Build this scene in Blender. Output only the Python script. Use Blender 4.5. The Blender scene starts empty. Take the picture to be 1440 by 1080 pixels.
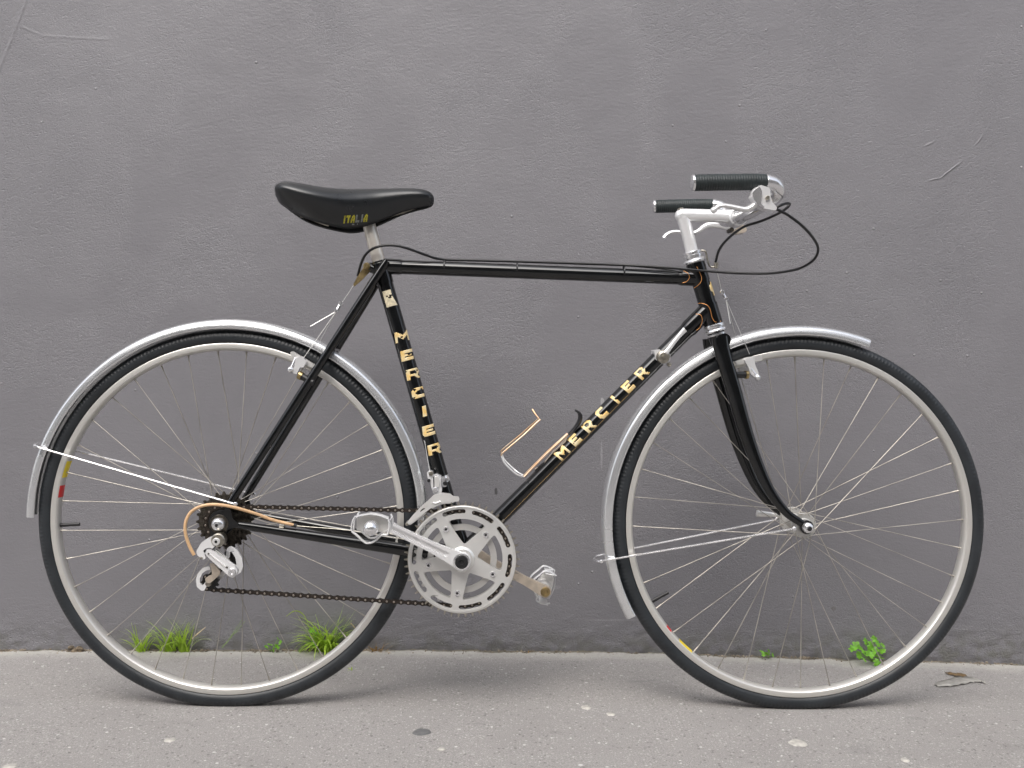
import bpy, math, random
import numpy as np
from mathutils import Vector, Matrix, noise
from mathutils.geometry import tessellate_polygon
from math import sin, cos, pi, radians, atan2, hypot

S = bpy.context.scene
COL = S.collection
rnd = random.Random(7)

# ------------------------------------------------------------------ camera, world, sun, exposure
F = 1386.0; CX = 720.0; CY = 515.0; CAMH = 0.623; CAMD = 1.8
cam = bpy.data.cameras.new('camera'); cam_o = bpy.data.objects.new('camera', cam); COL.objects.link(cam_o)
cam_o.location = (0, -CAMD, CAMH); cam_o.rotation_euler = (pi/2, 0, 0)
cam.sensor_width = 36; cam.lens = 36*F/1440; cam.shift_y = -(540-CY)/1440
cam.clip_start = 0.05; cam.clip_end = 500
cam.dof.use_dof = True; cam.dof.focus_distance = 1.78; cam.dof.aperture_fstop = 5.6
S.camera = cam_o
S.cycles.max_bounces = 6; S.cycles.diffuse_bounces = 3; S.cycles.glossy_bounces = 4; S.render.resolution_x = 1024; S.render.resolution_y = 768

w = bpy.data.worlds.new('World'); S.world = w; w.use_nodes = True
nt = w.node_tree; nt.nodes.clear()
sky = nt.nodes.new('ShaderNodeTexSky'); sky.sky_type = 'NISHITA'; sky.sun_disc = False
SUN_EL = radians(50); SUN_AZ = radians(200)
sky.sun_elevation = SUN_EL; sky.sun_rotation = SUN_AZ; sky.air_density = 1.0; sky.dust_density = 4.0
hs = nt.nodes.new('ShaderNodeHueSaturation'); hs.inputs['Saturation'].default_value = 0.42
bg = nt.nodes.new('ShaderNodeBackground'); bg.inputs['Strength'].default_value = 0.15
wo = nt.nodes.new('ShaderNodeOutputWorld')
nt.links.new(sky.outputs[0], hs.inputs['Color']); nt.links.new(hs.outputs[0], bg.inputs[0]); nt.links.new(bg.outputs[0], wo.inputs[0])

sl = bpy.data.lights.new('sun', 'SUN'); sl.energy = 1.1; sl.angle = radians(55); sl.color = (1, .975, .94)
sun = bpy.data.objects.new('sun', sl); COL.objects.link(sun)
sd = Vector((sin(SUN_AZ)*cos(SUN_EL), cos(SUN_AZ)*cos(SUN_EL), sin(SUN_EL)))
sun.rotation_euler = sd.to_track_quat('Z', 'Y').to_euler(); sun.location = (0, -3, 8)
S.view_settings.view_transform = 'Standard'; S.view_settings.look = 'None'
S.view_settings.gamma = 1; S.view_settings.use_curve_mapping = False
S.view_settings.exposure = 1.0

# ------------------------------------------------------------------ point helpers
YAW = radians(1.0)
_R = Matrix.Rotation(-YAW, 3, 'Z')
CAML = _R @ Vector((0, -CAMD, CAMH))
def P(px, py, d=0.0):
    """point of the bicycle's own frame seen at pixel px,py, lying d metres beyond its centre plane"""
    r = _R @ Vector(((px-CX)/F, 1, (CY-py)/F))
    t = (d - CAML.y)/r.y
    return CAML + r*t
def W(px, py, y):
    t = y + CAMD
    return Vector(((px-CX)/F*t, y, CAMH+(CY-py)/F*t))
WALLY = 0.36
_wx = [-30, -1.12, -.65, -.19, .28, .59, .83, 1.12, 30]
_wz = [.001, .001, .001, .001, -.005, -.0135, -.022, -.030, -.06]
def gz(x, y):
    z0 = np.clip(.0022 - .0109*x, -.05, .05)
    z1 = np.interp(x, _wx, _wz)
    t = np.clip(y/WALLY, -1.5, 1.3)
    tt = np.where(t > 0, t, t*0.0)
    return z0*(1-tt) + z1*tt
def G(px, py):
    """point of the pavement at pixel"""
    y = 0.0
    for _ in range(12):
        x = (px-CX)/F*(y+CAMD); z = float(gz(x, y))
        y = (CAMH-z)*F/(py-CY) - CAMD
    return Vector((x, y, z))

# ------------------------------------------------------------------ materials
def mat(name, col, metal=0.0, rough=.5, var=0.0, vscale=40, bump=0.0, bscale=200, coat=0.0, spec=.5, rvar=0.0, trans=None, col2=None, aniso=0):
    m = bpy.data.materials.new(name); m.use_nodes = True
    n = m.node_tree; b = n.nodes['Principled BSDF']
    b.inputs['Metallic'].default_value = metal; b.inputs['Roughness'].default_value = rough
    b.inputs['Coat Weight'].default_value = coat; b.inputs['Coat Roughness'].default_value = .05
    b.inputs['Specular IOR Level'].default_value = spec
    b.inputs['Base Color'].default_value = (*col, 1)
    tc = n.nodes.new('ShaderNodeTexCoord')
    if var or col2 or rvar:
        nz = n.nodes.new('ShaderNodeTexNoise'); nz.inputs['Scale'].default_value = vscale; nz.inputs['Detail'].default_value = 6
        n.links.new(tc.outputs['Object'], nz.inputs['Vector'])
        cr = n.nodes.new('ShaderNodeValToRGB'); cr.color_ramp.elements[0].position = .35; cr.color_ramp.elements[1].position = .65
        c2 = col2 if col2 else [max(0, c*(1-var)) for c in col]
        c1 = col if col2 else [c*(1+var*.5) for c in col]
        cr.color_ramp.elements[0].color = (*c2, 1); cr.color_ramp.elements[1].color = (*c1, 1)
        n.links.new(nz.outputs['Fac'], cr.inputs[0]); n.links.new(cr.outputs[0], b.inputs['Base Color'])
        if rvar:
            mr = n.nodes.new('ShaderNodeMapRange'); mr.inputs[1].default_value = .3; mr.inputs[2].default_value = .7
            mr.inputs[3].default_value = max(.02, rough-rvar); mr.inputs[4].default_value = rough+rvar
            n.links.new(nz.outputs['Fac'], mr.inputs[0]); n.links.new(mr.outputs[0], b.inputs['Roughness'])
    if bump:
        nb = n.nodes.new('ShaderNodeTexNoise'); nb.inputs['Scale'].default_value = bscale; nb.inputs['Detail'].default_value = 4
        n.links.new(tc.outputs['Object'], nb.inputs['Vector'])
        bp = n.nodes.new('ShaderNodeBump'); bp.inputs['Strength'].default_value = 1; bp.inputs['Distance'].default_value = bump
        n.links.new(nb.outputs['Fac'], bp.inputs['Height']); n.links.new(bp.outputs[0], b.inputs['Normal'])
    if trans:
        tr = n.nodes.new('ShaderNodeBsdfTranslucent'); tr.inputs[0].default_value = (*trans, 1)
        mx = n.nodes.new('ShaderNodeMixShader'); mx.inputs[0].default_value = .35
        out = n.nodes['Material Output']
        n.links.new(b.outputs[0], mx.inputs[1]); n.links.new(tr.outputs[0], mx.inputs[2]); n.links.new(mx.outputs[0], out.inputs[0])
    return m

M = dict(
 black=mat('black_gloss_paint', (.0035, .004, .0045), 0, .13, var=.5, vscale=30, rvar=.04, coat=.3),
 rubber=mat('tyre_rubber', (.014, .0165, .0195), 0, .46, var=.3, vscale=25, bump=.0003, bscale=900, col2=(.022, .026, .030)),
 grip=mat('grip_tape', (.016, .023, .024), 0, .55, var=.3, bump=.0004, bscale=700),
 saddle=mat('saddle_vinyl', (.011, .0125, .014), 0, .33, bump=.00012, bscale=900, coat=.1, rvar=.07, vscale=30),
 housing=mat('cable_housing', (.006, .006, .007), 0, .3),
 tan=mat('tan_housing', (.62, .40, .22), 0, .35, var=.2, vscale=30),
 alu=mat('polished_alloy', (.84, .84, .85), .85, .2, rvar=.03, vscale=30),
 satin=mat('satin_alloy', (.80, .79, .77), .55, .32, var=.03, vscale=30, rvar=.03),
 ring=mat('chainring_alloy', (.74, .735, .715), .62, .32, var=.04, vscale=25, rvar=.03),
 white=mat('pale_cast_alloy', (.88, .88, .885), .45, .24, rvar=.02, vscale=20, var=.02),
 fender=mat('polished_mudguard', (.76, .77, .78), .8, .25, rvar=.05, vscale=8, bump=.00008, bscale=9),
 rim=mat('rim_alloy', (.66, .645, .61), .55, .32, var=.04, vscale=5, rvar=.02),
 spoke=mat('spoke_steel', (.38, .355, .315), .5, .45, var=.4, vscale=16),
 steel=mat('worn_steel', (.45, .42, .36), 1, .38, var=.3, vscale=150),
 dsteel=mat('greasy_steel', (.085, .075, .062), .75, .42, var=.5, vscale=200, bump=.0002, bscale=500),
 chain=mat('greasy_chain', (.045, .036, .030), .6, .45, var=.4, vscale=200),
 pin=mat('chain_pin', (.40, .35, .30), 1, .35),
 plastic=mat('black_plastic', (.012, .012, .013), 0, .4),
 gold=mat('gold_lettering', (.86, .58, .20), .12, .38, var=.25, vscale=90, col2=(.80, .70, .46)),
 stripe=mat('copper_pinstripe', (.62, .27, .08), .3, .4),
 gstripe=mat('gold_pinstripe', (.40, .25, .09), 0, .7),
 copper=mat('gilt_wire', (.80, .50, .28), 1, .30, var=.2, vscale=40, col2=(.72, .60, .48)),
 brass=mat('dull_brass', (.42, .32, .16), 1, .38, var=.3, vscale=100),
 bronze=mat('tarnished_alloy', (.60, .52, .43), .5, .36, var=.2, vscale=60),
 cable=mat('inner_cable', (.50, .49, .47), .6, .4), inring=mat('inner_ring_alloy', (.60, .59, .57), .6, .36, var=.08, vscale=40), cream=mat('cream_badge', (.72, .64, .46), .1, .4, var=.3, vscale=200),
 yellow=mat('yellow_sticker', (.80, .62, .03), 0, .4), red=mat('red_sticker', (.62, .03, .03), 0, .4),
 tyel=mat('yellow_print', (.46, .42, .03), 0, .5, var=.4, vscale=300), tgrey=mat('grey_print', (.20, .21, .20), 0, .5, var=.4, vscale=300),
 grass=mat('grass_blade', (.42, .60, .07), 0, .5, var=.3, vscale=60, trans=(.60, .82, .10)),
 dry=mat('dry_grass', (.42, .24, .06), 0, .6, var=.4, vscale=60, trans=(.4, .25, .05)),
 leaf=mat('weed_leaf', (.19, .46, .045), 0, .4, var=.45, vscale=90, bump=.0008, bscale=160, trans=(.36, .72, .05)),
 stem=mat('weed_stem', (.18, .30, .06), 0, .5),
 straw=mat('straw', (.50, .40, .24), 0, .6, var=.3, vscale=60),
 gumw=mat('pale_gum', (.46, .44, .40), 0, .7, var=.3, vscale=80, bump=.001, bscale=90),
 gumd=mat('dark_gum', (.135, .135, .135), 0, .6, var=.2, vscale=80),
 soil=mat('crumbled_mortar', (.16, .125, .085), 0, .9, var=.6, vscale=90, bump=.002, bscale=150),
 film=mat('dirty_film', (.56, .54, .50), 0, .25, var=.25, vscale=60, bump=.001, bscale=120, trans=(.5, .49, .46)),
 brown=mat('brown_leaf', (.13, .085, .04), 0, .7, var=.4, vscale=90),
 paper=mat('dirty_paper', (.42, .33, .26), 0, .8, var=.3, vscale=90),
)
def chips(m, colr):
    n = m.node_tree; b = n.nodes['Principled BSDF']; tc = n.nodes.new('ShaderNodeTexCoord')
    vo = n.nodes.new('ShaderNodeTexVoronoi'); vo.inputs['Scale'].default_value = 75; n.links.new(tc.outputs['Object'], vo.inputs['Vector'])
    sc = n.nodes.new('ShaderNodeSeparateColor'); n.links.new(vo.outputs['Color'], sc.inputs[0])
    a = n.nodes.new('ShaderNodeMath'); a.operation = 'GREATER_THAN'; a.inputs[1].default_value = .93; n.links.new(sc.outputs[0], a.inputs[0])
    d = n.nodes.new('ShaderNodeMath'); d.operation = 'LESS_THAN'; d.inputs[1].default_value = .09; n.links.new(vo.outputs['Distance'], d.inputs[0])
    e = n.nodes.new('ShaderNodeMath'); e.operation = 'MULTIPLY'; n.links.new(a.outputs[0], e.inputs[0]); n.links.new(d.outputs[0], e.inputs[1])
    old = b.inputs['Base Color'].links[0].from_socket
    mx = n.nodes.new('ShaderNodeMix'); mx.data_type = 'RGBA'; n.links.new(e.outputs[0], mx.inputs[0]); n.links.new(old, mx.inputs[6]); mx.inputs[7].default_value = (*colr, 1)
    n.links.new(mx.outputs[2], b.inputs['Base Color'])
chips(M['black'], (.16, .15, .14))
def add_rings(m, axis_scale, dist):          # fine radial tread / grip winding relief
    n = m.node_tree; b = n.nodes['Principled BSDF']
    tc = n.nodes.new('ShaderNodeTexCoord'); sx = n.nodes.new('ShaderNodeSeparateXYZ'); n.links.new(tc.outputs['Object'], sx.inputs[0])
    return n, b, sx
n, b, sx = add_rings(M['rubber'], 1, 1)
at = n.nodes.new('ShaderNodeMath'); at.operation = 'ARCTAN2'; n.links.new(sx.outputs[2], at.inputs[0]); n.links.new(sx.outputs[0], at.inputs[1])
mu = n.nodes.new('ShaderNodeMath'); mu.operation = 'MULTIPLY'; mu.inputs[1].default_value = 300; n.links.new(at.outputs[0], mu.inputs[0])
sn = n.nodes.new('ShaderNodeMath'); sn.operation = 'SINE'; n.links.new(mu.outputs[0], sn.inputs[0])
# the tread's fine ribs live on its shoulder only
ln = n.nodes.new('ShaderNodeVectorMath'); ln.operation = 'LENGTH'
cb = n.nodes.new('ShaderNodeCombineXYZ'); n.links.new(sx.outputs[0], cb.inputs[0]); n.links.new(sx.outputs[2], cb.inputs[2]); n.links.new(cb.outputs[0], ln.inputs[0])
mk = n.nodes.new('ShaderNodeMapRange'); mk.inputs[1].default_value = .328; mk.inputs[2].default_value = .332; n.links.new(ln.outputs['Value'], mk.inputs[0])
m2 = n.nodes.new('ShaderNodeMath'); m2.operation = 'MULTIPLY'; n.links.new(sn.outputs[0], m2.inputs[0]); n.links.new(mk.outputs[0], m2.inputs[1])
bp = n.nodes.new('ShaderNodeBump'); bp.inputs['Distance'].default_value = .0004; bp.inputs['Distance'].default_value = .0002; n.links.new(m2.outputs[0], bp.inputs['Height']); n.links.new(bp.outputs[0], b.inputs['Normal'])
n, b, sx = add_rings(M['grip'], 1, 1)
mu = n.nodes.new('ShaderNodeMath'); mu.operation = 'MULTIPLY'; mu.inputs[1].default_value = 2*pi/.0042; n.links.new(sx.outputs[0], mu.inputs[0])
sn = n.nodes.new('ShaderNodeMath'); sn.operation = 'SINE'; n.links.new(mu.outputs[0], sn.inputs[0])
bp = n.nodes.new('ShaderNodeBump'); bp.inputs['Distance'].default_value = .00018; n.links.new(sn.outputs[0], bp.inputs['Height']); n.links.new(bp.outputs[0], b.inputs['Normal'])

# ------------------------------------------------------------------ mesh builder
def link(o, parent=None):
    COL.objects.link(o)
    if parent is not None: o.parent = parent
    return o
def tagit(o, label=None, cat=None, group=None, kind=None):
    if label: o['label'] = label
    if cat: o['category'] = cat
    if group: o['group'] = group
    if kind: o['kind'] = kind
    return o
def empty(name, loc=(0, 0, 0), parent=None):
    o = bpy.data.objects.new(name, None); o.empty_display_size = .05; o.location = loc
    return link(o, parent)

def smoothpath(pts, n=6, rad=None):
    """Catmull-Rom through the points (radii follow)"""
    pts = [Vector(p) for p in pts]
    rad = rad or [1]*len(pts)
    if len(pts) < 3: return pts, rad
    out = []; ro = []
    q = [pts[0]*2-pts[1]] + pts + [pts[-1]*2-pts[-2]]
    for i in range(len(pts)-1):
        p0, p1, p2, p3 = q[i:i+4]
        for k in range(n):
            t = k/n
            out.append(.5*((2*p1)+(p2-p0)*t+(2*p0-5*p1+4*p2-p3)*t*t+(3*p1-p0-3*p2+p3)*t**3))
            ro.append(rad[i]*(1-t)+rad[i+1]*t)
    out.append(pts[-1]); ro.append(rad[-1])
    return out, ro

class MB:
    def __init__(s): s.v = []; s.f = []
    def add(s, vs, fs):
        k = len(s.v); s.v += [tuple(v) for v in vs]; s.f += [tuple(i+k for i in f) for f in fs]; return s
    def tube(s, pts, r, seg=12, r2=None, smooth=0, cap=True, closed=False):
        """r: radius or list; r2: lateral radius (along y) if elliptical"""
        pts = [Vector(p) for p in pts]
        if not isinstance(r, (list, tuple)): r = [r]*len(pts)
        rr = list(r); q2 = None
        if r2 is not None: q2 = list(r2) if isinstance(r2, (list, tuple)) else [r2]*len(pts)
        if smooth:
            base = pts
            if q2: _, q2 = smoothpath(base, smooth, q2)
            pts, rr = smoothpath(base, smooth, rr)
        N = len(pts); T = []
        for i in range(N):
            if closed: t = pts[(i+1) % N]-pts[i-1]
            else: t = pts[min(i+1, N-1)]-pts[max(i-1, 0)]
            T.append(t.normalized())
        Y = Vector((0, 1, 0))
        nrm = Y-T[0]*Y.dot(T[0])
        if nrm.length < .2: nrm = Vector((0, 0, 1))-T[0]*T[0].z
        nrm.normalize()
        vs = []
        for i in range(N):
            if q2 is not None:
                nrm = (Y-T[i]*Y.dot(T[i])).normalized()
            else:
                nrm = (nrm-T[i]*nrm.dot(T[i])).normalized()
            bn = T[i].cross(nrm)
            a = q2[i] if q2 is not None else rr[i]
            for k in range(seg):
                t = 2*pi*k/seg
                vs.append(pts[i]+nrm*(a*cos(t))+bn*(rr[i]*sin(t)))
        fs = []
        for i in range(N if closed else N-1):
            for k in range(seg):
                a = i*seg+k; b2 = i*seg+(k+1) % seg; c = ((i+1) % N)*seg+(k+1) % seg; d = ((i+1) % N)*seg+k
                fs.append((a, d, c, b2))
        if cap and not closed:
            fs.append(tuple(range(seg))); fs.append(tuple((N-1)*seg+k for k in reversed(range(seg))))
        return s.add(vs, fs)
    def lathe(s, prof, c=(0, 0, 0), seg=48, axis=None, closed=False, a0=0, a1=2*pi):
        """profile of (radius, along) spun about +y (or about 'axis')"""
        c = Vector(c); ax = Vector(axis).normalized() if axis is not None else Vector((0, 1, 0))
        u = Vector((1, 0, 0)) if abs(ax.x) < .9 else Vector((0, 0, 1))
        u = (u-ax*u.dot(ax)).normalized(); v_ = u.cross(ax)       # u x, v z for axis y
        full = abs((a1-a0)-2*pi) < 1e-6; n = seg if full else seg+1
        vs = []; m = len(prof)
        for i in range(n):
            t = a0+(a1-a0)*i/seg
            dr = u*cos(t)+v_*sin(t)
            for (r, y) in prof: vs.append(c+dr*r+ax*y)
        fs = []
        for i in range(seg):
            j = (i+1) % n
            for k in range(m if closed else m-1):
                l = (k+1) % m
                fs.append((i*m+k, i*m+l, j*m+l, j*m+k))
        if not full and closed:
            fs.append(tuple(range(m))); fs.append(tuple((n-1)*m+k for k in reversed(range(m))))
        return s.add(vs, fs)
    def cyl(s, c, r, y0, y1, seg=24, ch=0.0, r_in=0.0, axis=None):
        ch = ch or min(r, abs(y1-y0))*.15
        pr = [(r_in or 1e-6, y0), (r-ch, y0), (r, y0+ch), (r, y1-ch), (r-ch, y1), (r_in or 1e-6, y1)]
        return s.lathe(pr, c, seg, axis, closed=bool(r_in))
    def prism(s, loops, depth, origin=None, u=Vector((1, 0, 0)), v=Vector((0, 0, 1)), w=Vector((0, 1, 0))):
        """loops: outer then holes, in (u,v); extruded depth along w. points may also be 3D"""
        o = Vector(origin) if origin is not None else Vector((0, 0, 0))
        L3 = []
        for lp in loops:
            L3.append([Vector(p) if len(p) == 3 else o+u*p[0]+v*p[1] for p in lp])
        L2 = [[Vector((p.dot(u), p.dot(v), 0)) for p in lp] for lp in L3]
        flat = [p for lp in L3 for p in lp]
        tris = tessellate_polygon(L2)
        n = len(flat)
        f2 = [p for lp in L2 for p in lp]
        vs = flat+[p+w*depth for p in flat]
        fs = []
        for t in tris:
            a, b2, c = t
            ar = (f2[b2]-f2[a]).cross(f2[c]-f2[a]).z
            if ar < 0: a, b2, c = a, c, b2
            fs.append((a, b2, c)); fs.append((a+n, c+n, b2+n))
        k = 0
        for li, lp in enumerate(L2):
            m = len(lp); area = sum(lp[i].x*lp[(i+1) % m].y-lp[(i+1) % m].x*lp[i].y for i in range(m))
            ccw = area > 0
            outer = li == 0
            for i in range(m):
                a = k+i; b2 = k+(i+1) % m
                if ccw == outer: fs.append((b2, a, a+n, b2+n))
                else: fs.append((a, b2, b2+n, a+n))
            k += m
        return s.add(vs, fs)
    def plate(s, px, d, t, rr=0.0, holes=()):
        """flat part cut to an outline, front face at d, thickness t"""
        lo = [round_poly(px, rr) if rr else px]+[round_poly(h, rr*.6) if rr else h for h in holes]
        return s.prism([[P(x, y, d) for x, y in l] for l in lo], t)
    def ball(s, c, r, seg=16, sx=1, sy=1, sz=1):
        c = Vector(c); vs = []; fs = []; R_ = seg//2
        for i in range(R_+1):
            t = pi*i/R_
            for k in range(seg):
                a = 2*pi*k/seg
                vs.append(c+Vector((r*sx*sin(t)*cos(a), r*sy*sin(t)*sin(a), r*sz*cos(t))))
        for i in range(R_):
            for k in range(seg):
                fs.append((i*seg+k, (i+1)*seg+k, (i+1)*seg+(k+1) % seg, i*seg+(k+1) % seg))
        return s.add(vs, fs)
    def box(s, c, h, rot=None):
        c = Vector(c); vs = []
        for x in (-1, 1):
            for y in (-1, 1):
                for z in (-1, 1):
                    p = Vector((x*h[0], y*h[1], z*h[2]))
                    if rot is not None: p = rot @ p
                    vs.append(c+p)
        return s.add(vs, [(0, 1, 3, 2), (4, 6, 7, 5), (0, 4, 5, 1), (2, 3, 7, 6), (0, 2, 6, 4), (1, 5, 7, 3)])
    def mesh(s, name, m, flat=False, ang=38):
        me = bpy.data.meshes.new(name); me.from_pydata(s.v, [], s.f); me.validate(clean_customdata=False)
        if isinstance(m, str): m = M[m]
        me.materials.append(m)
        if not flat:
            me.polygons.foreach_set('use_smooth', [True]*len(me.polygons))
            me.set_sharp_from_angle(angle=radians(ang))
        me.update(); return me
    def build(s, name, m, parent=None, flat=False, bevel=0, ang=38, label=None):
        o = bpy.data.objects.new(name, s.mesh(name, m, flat, ang)); link(o, parent)
        if bevel:
            b = o.modifiers.new('bevel', 'BEVEL'); b.width = bevel; b.segments = 2; b.limit_method = 'ANGLE'; b.angle_limit = radians(40)
            b.harden_normals = False
        if label: o['label'] = label
        return o

def round_poly(pts, r, n=5):
    out = []; N = len(pts)
    for i in range(N):
        p0 = Vector(pts[i-1][:2]); p = Vector(pts[i][:2]); p1 = Vector(pts[(i+1) % N][:2])
        a = p0-p; b2 = p1-p
        t = min(r, a.length*.48, b2.length*.48)
        A = p+a.normalized()*t; B = p+b2.normalized()*t
        for k in range(n+1):
            q = k/n
            c = A*(1-q)**2+p*2*q*(1-q)+B*q*q
            out.append((c.x, c.y))
    return out
def crop(pts, sc, ox, oy):                    # enlargement coordinates -> photo pixels
    return [(x/sc+ox, y/sc+oy) for x, y in pts]
def PP(pts, d):
    if not isinstance(d, (list, tuple)): d = [d]*len(pts)
    return [P(x, y, k) for (x, y), k in zip(pts, d)]
def px2m(d=0): return (CAMD+d)/F

# ================================================================== SETTING
def grid_mesh(xs, zs, fn, name):
    nx, nz = len(xs), len(zs)
    X, Z = np.meshgrid(xs, zs)
    co = fn(X.ravel(), Z.ravel())
    me = bpy.data.meshes.new(name)
    me.vertices.add(nx*nz); me.vertices.foreach_set('co', co.astype(np.float32).ravel())
    i = np.arange((nx-1)*(nz-1)); r, c = i//(nx-1), i % (nx-1); a = r*nx+c
    q = np.stack([a, a+1, a+nx+1, a+nx], 1)
    me.loops.add(q.size); me.polygons.add(len(q))
    me.loops.foreach_set('vertex_index', q.ravel().astype(np.int32))
    me.polygons.foreach_set('loop_start', (np.arange(len(q))*4).astype(np.int32))
    me.polygons.foreach_set('use_smooth', np.ones(len(q), bool))
    me.update(calc_edges=True); me.validate()
    return me
_rs = np.random.RandomState(3)
def vnoise(x, y, sc, seed=0):
    """smooth value noise, numpy"""
    r = np.random.RandomState(seed); T = r.rand(256, 256)
    x = x*sc+1000.3; y = y*sc+1000.7
    xi = np.floor(x).astype(int); yi = np.floor(y).astype(int); fx = x-xi; fy = y-yi
    fx = fx*fx*(3-2*fx); fy = fy*fy*(3-2*fy)
    a = T[xi % 256, yi % 256]; b_ = T[(xi+1) % 256, yi % 256]; c = T[xi % 256, (yi+1) % 256]; d = T[(xi+1) % 256, (yi+1) % 256]
    return (a*(1-fx)+b_*fx)*(1-fy)+(c*(1-fx)+d*fx)*fy-.5

# --- plaster wall
def new_mat(name):
    m = bpy.data.materials.new(name); m.use_nodes = True
    return m, m.node_tree, m.node_tree.nodes['Principled BSDF']
def N_(n, t, **kw):
    x = n.nodes.new(t)
    for k, v in kw.items():
        if k == 'op': x.operation = v
        else: x.inputs[k.replace('_', ' ')].default_value = v
    return x
def math_(n, op, a, b_=None, clamp=False):
    x = n.nodes.new('ShaderNodeMath'); x.operation = op; x.use_clamp = clamp
    for i, q in enumerate((a, b_)):
        if q is None: continue
        if isinstance(q, (int, float)): x.inputs[i].default_value = q
        else: n.links.new(q, x.inputs[i])
    return x.outputs[0]
def noise_(n, vec, scale, detail=4, rough=.5, dist=0.0, lac=2.0):
    x = n.nodes.new('ShaderNodeTexNoise'); x.inputs['Scale'].default_value = scale; x.inputs['Detail'].default_value = detail
    x.inputs['Roughness'].default_value = rough; x.inputs['Distortion'].default_value = dist; x.inputs['Lacunarity'].default_value = lac
    n.links.new(vec, x.inputs['Vector']); return x.outputs['Fac']
def rng_(n, v, a, b_, c=0.0, d=1.0, smooth=True):
    x = n.nodes.new('ShaderNodeMapRange'); x.interpolation_type = 'SMOOTHSTEP' if smooth else 'LINEAR'
    for i, q in enumerate((a, b_, c, d)): x.inputs[i+1].default_value = q
    n.links.new(v, x.inputs[0]); return x.outputs[0]
def mixc(n, f, a, b_):
    x = n.nodes.new('ShaderNodeMix'); x.data_type = 'RGBA'
    if isinstance(f, (int, float)): x.inputs[0].default_value = f
    else: n.links.new(f, x.inputs[0])
    for i, q in ((6, a), (7, b_)):
        if isinstance(q, tuple): x.inputs[i].default_value = (*q, 1)
        else: n.links.new(q, x.inputs[i])
    return x.outputs[2]
def mapping(n, vec, scale=(1, 1, 1), rot=(0, 0, 0), loc=(0, 0, 0)):
    x = n.nodes.new('ShaderNodeMapping'); x.inputs['Scale'].default_value = scale; x.inputs['Rotation'].default_value = rot
    x.inputs['Location'].default_value = loc
    n.links.new(vec, x.inputs[0]); return x.outputs[0]

wm, n, b = new_mat('painted_plaster')
tc = n.nodes.new('ShaderNodeTexCoord').outputs['Object']
sep = n.nodes.new('ShaderNodeSeparateXYZ'); n.links.new(tc, sep.inputs[0])
warp = mapping(n, tc, (.78, 1, 1.18), (0, radians(12), 0))
wrk = noise_(n, warp, 175, 4, .62, .28)                    # wrinkles
ridge = math_(n, 'ABSOLUTE', math_(n, 'SUBTRACT', wrk, .5))
ridge = math_(n, 'SUBTRACT', .22, math_(n, 'MULTIPLY', ridge, 2.6))
fine = noise_(n, tc, 260, 4, .6, .3)
streak = noise_(n, mapping(n, tc, (.34, 1, 1.0), (0, radians(-4), 0)), 170, 3, .55, .2)
patch = noise_(n, mapping(n, tc, (1, 1, .8), (0, .5, 0), (3.1, 0, 1.7)), 2.3, 3, .55, .5)
rough_m = rng_(n, patch, .42, .62, .10, 1.0)
low = rng_(n, sep.outputs[2], .16, .0, 0, 1)
rough_m = math_(n, 'MAXIMUM', rough_m, math_(n, 'MULTIPLY', low, 1.0))
big = noise_(n, tc, 7, 3, .5, .4)
lump = noise_(n, mapping(n, tc, (.5, 1, 1.3)), 28, 4, .6, 1.2)
h = math_(n, 'ADD', math_(n, 'MULTIPLY', math_(n, 'MULTIPLY', ridge, rough_m), .0018), math_(n, 'MULTIPLY', fine, .0005))
h = math_(n, 'ADD', h, math_(n, 'MULTIPLY', streak, .0005))
h = math_(n, 'ADD', h, math_(n, 'MULTIPLY', big, .0012))
h = math_(n, 'ADD', h, math_(n, 'MULTIPLY', math_(n, 'MULTIPLY', lump, low), .0022))
# grit specks that stand proud
vo = n.nodes.new('ShaderNodeTexVoronoi'); vo.inputs['Scale'].default_value = 34; n.links.new(tc, vo.inputs['Vector'])
sc_ = n.nodes.new('ShaderNodeSeparateColor'); n.links.new(vo.outputs['Color'], sc_.inputs[0])
pick = rng_(n, sc_.outputs[0], .93, .94)
spk = math_(n, 'MULTIPLY', rng_(n, vo.outputs['Distance'], .11, .03), pick)
h = math_(n, 'ADD', h, math_(n, 'MULTIPLY', spk, .0022))
def crease(x0, y0, x1, y1, wd, amp):
    global h
    s_ = (CAMD+WALLY)/F; ax_, az_ = (x0-CX)*s_, CAMH+(CY-y0)*s_; bx_, bz_ = (x1-CX)*s_, CAMH+(CY-y1)*s_
    L = math.hypot(bx_-ax_, bz_-az_); ux, uz = (bx_-ax_)/L, (bz_-az_)/L
    X = math_(n, 'SUBTRACT', sep.outputs[0], ax_); Z = math_(n, 'SUBTRACT', sep.outputs[2], az_)
    al = math_(n, 'ADD', math_(n, 'MULTIPLY', X, ux), math_(n, 'MULTIPLY', Z, uz))
    ac = math_(n, 'SUBTRACT', math_(n, 'MULTIPLY', Z, ux), math_(n, 'MULTIPLY', X, uz))
    ac = math_(n, 'ABSOLUTE', math_(n, 'ADD', ac, math_(n, 'MULTIPLY', math_(n, 'SUBTRACT', lump, .5), .006)))
    m_ = math_(n, 'MULTIPLY', rng_(n, al, -.004, .01), rng_(n, al, L+.004, L-.02))
    h = math_(n, 'ADD', h, math_(n, 'MULTIPLY', math_(n, 'MULTIPLY', rng_(n, ac, wd, 0), m_), amp))
crease(42, -12, -4, 105, .0055, .0010); crease(26, 36, 64, 52, .005, .0005); crease(56, 50, 160, 56, .005, .0004)
crease(1306, 254, 1325, 249, .0026, .0018); crease(1323, 250, 1352, 227, .0028, .0022); crease(1300, 206, 1314, 199, .003, .0018); crease(1372, 204, 1384, 189, .0025, .0014)
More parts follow.
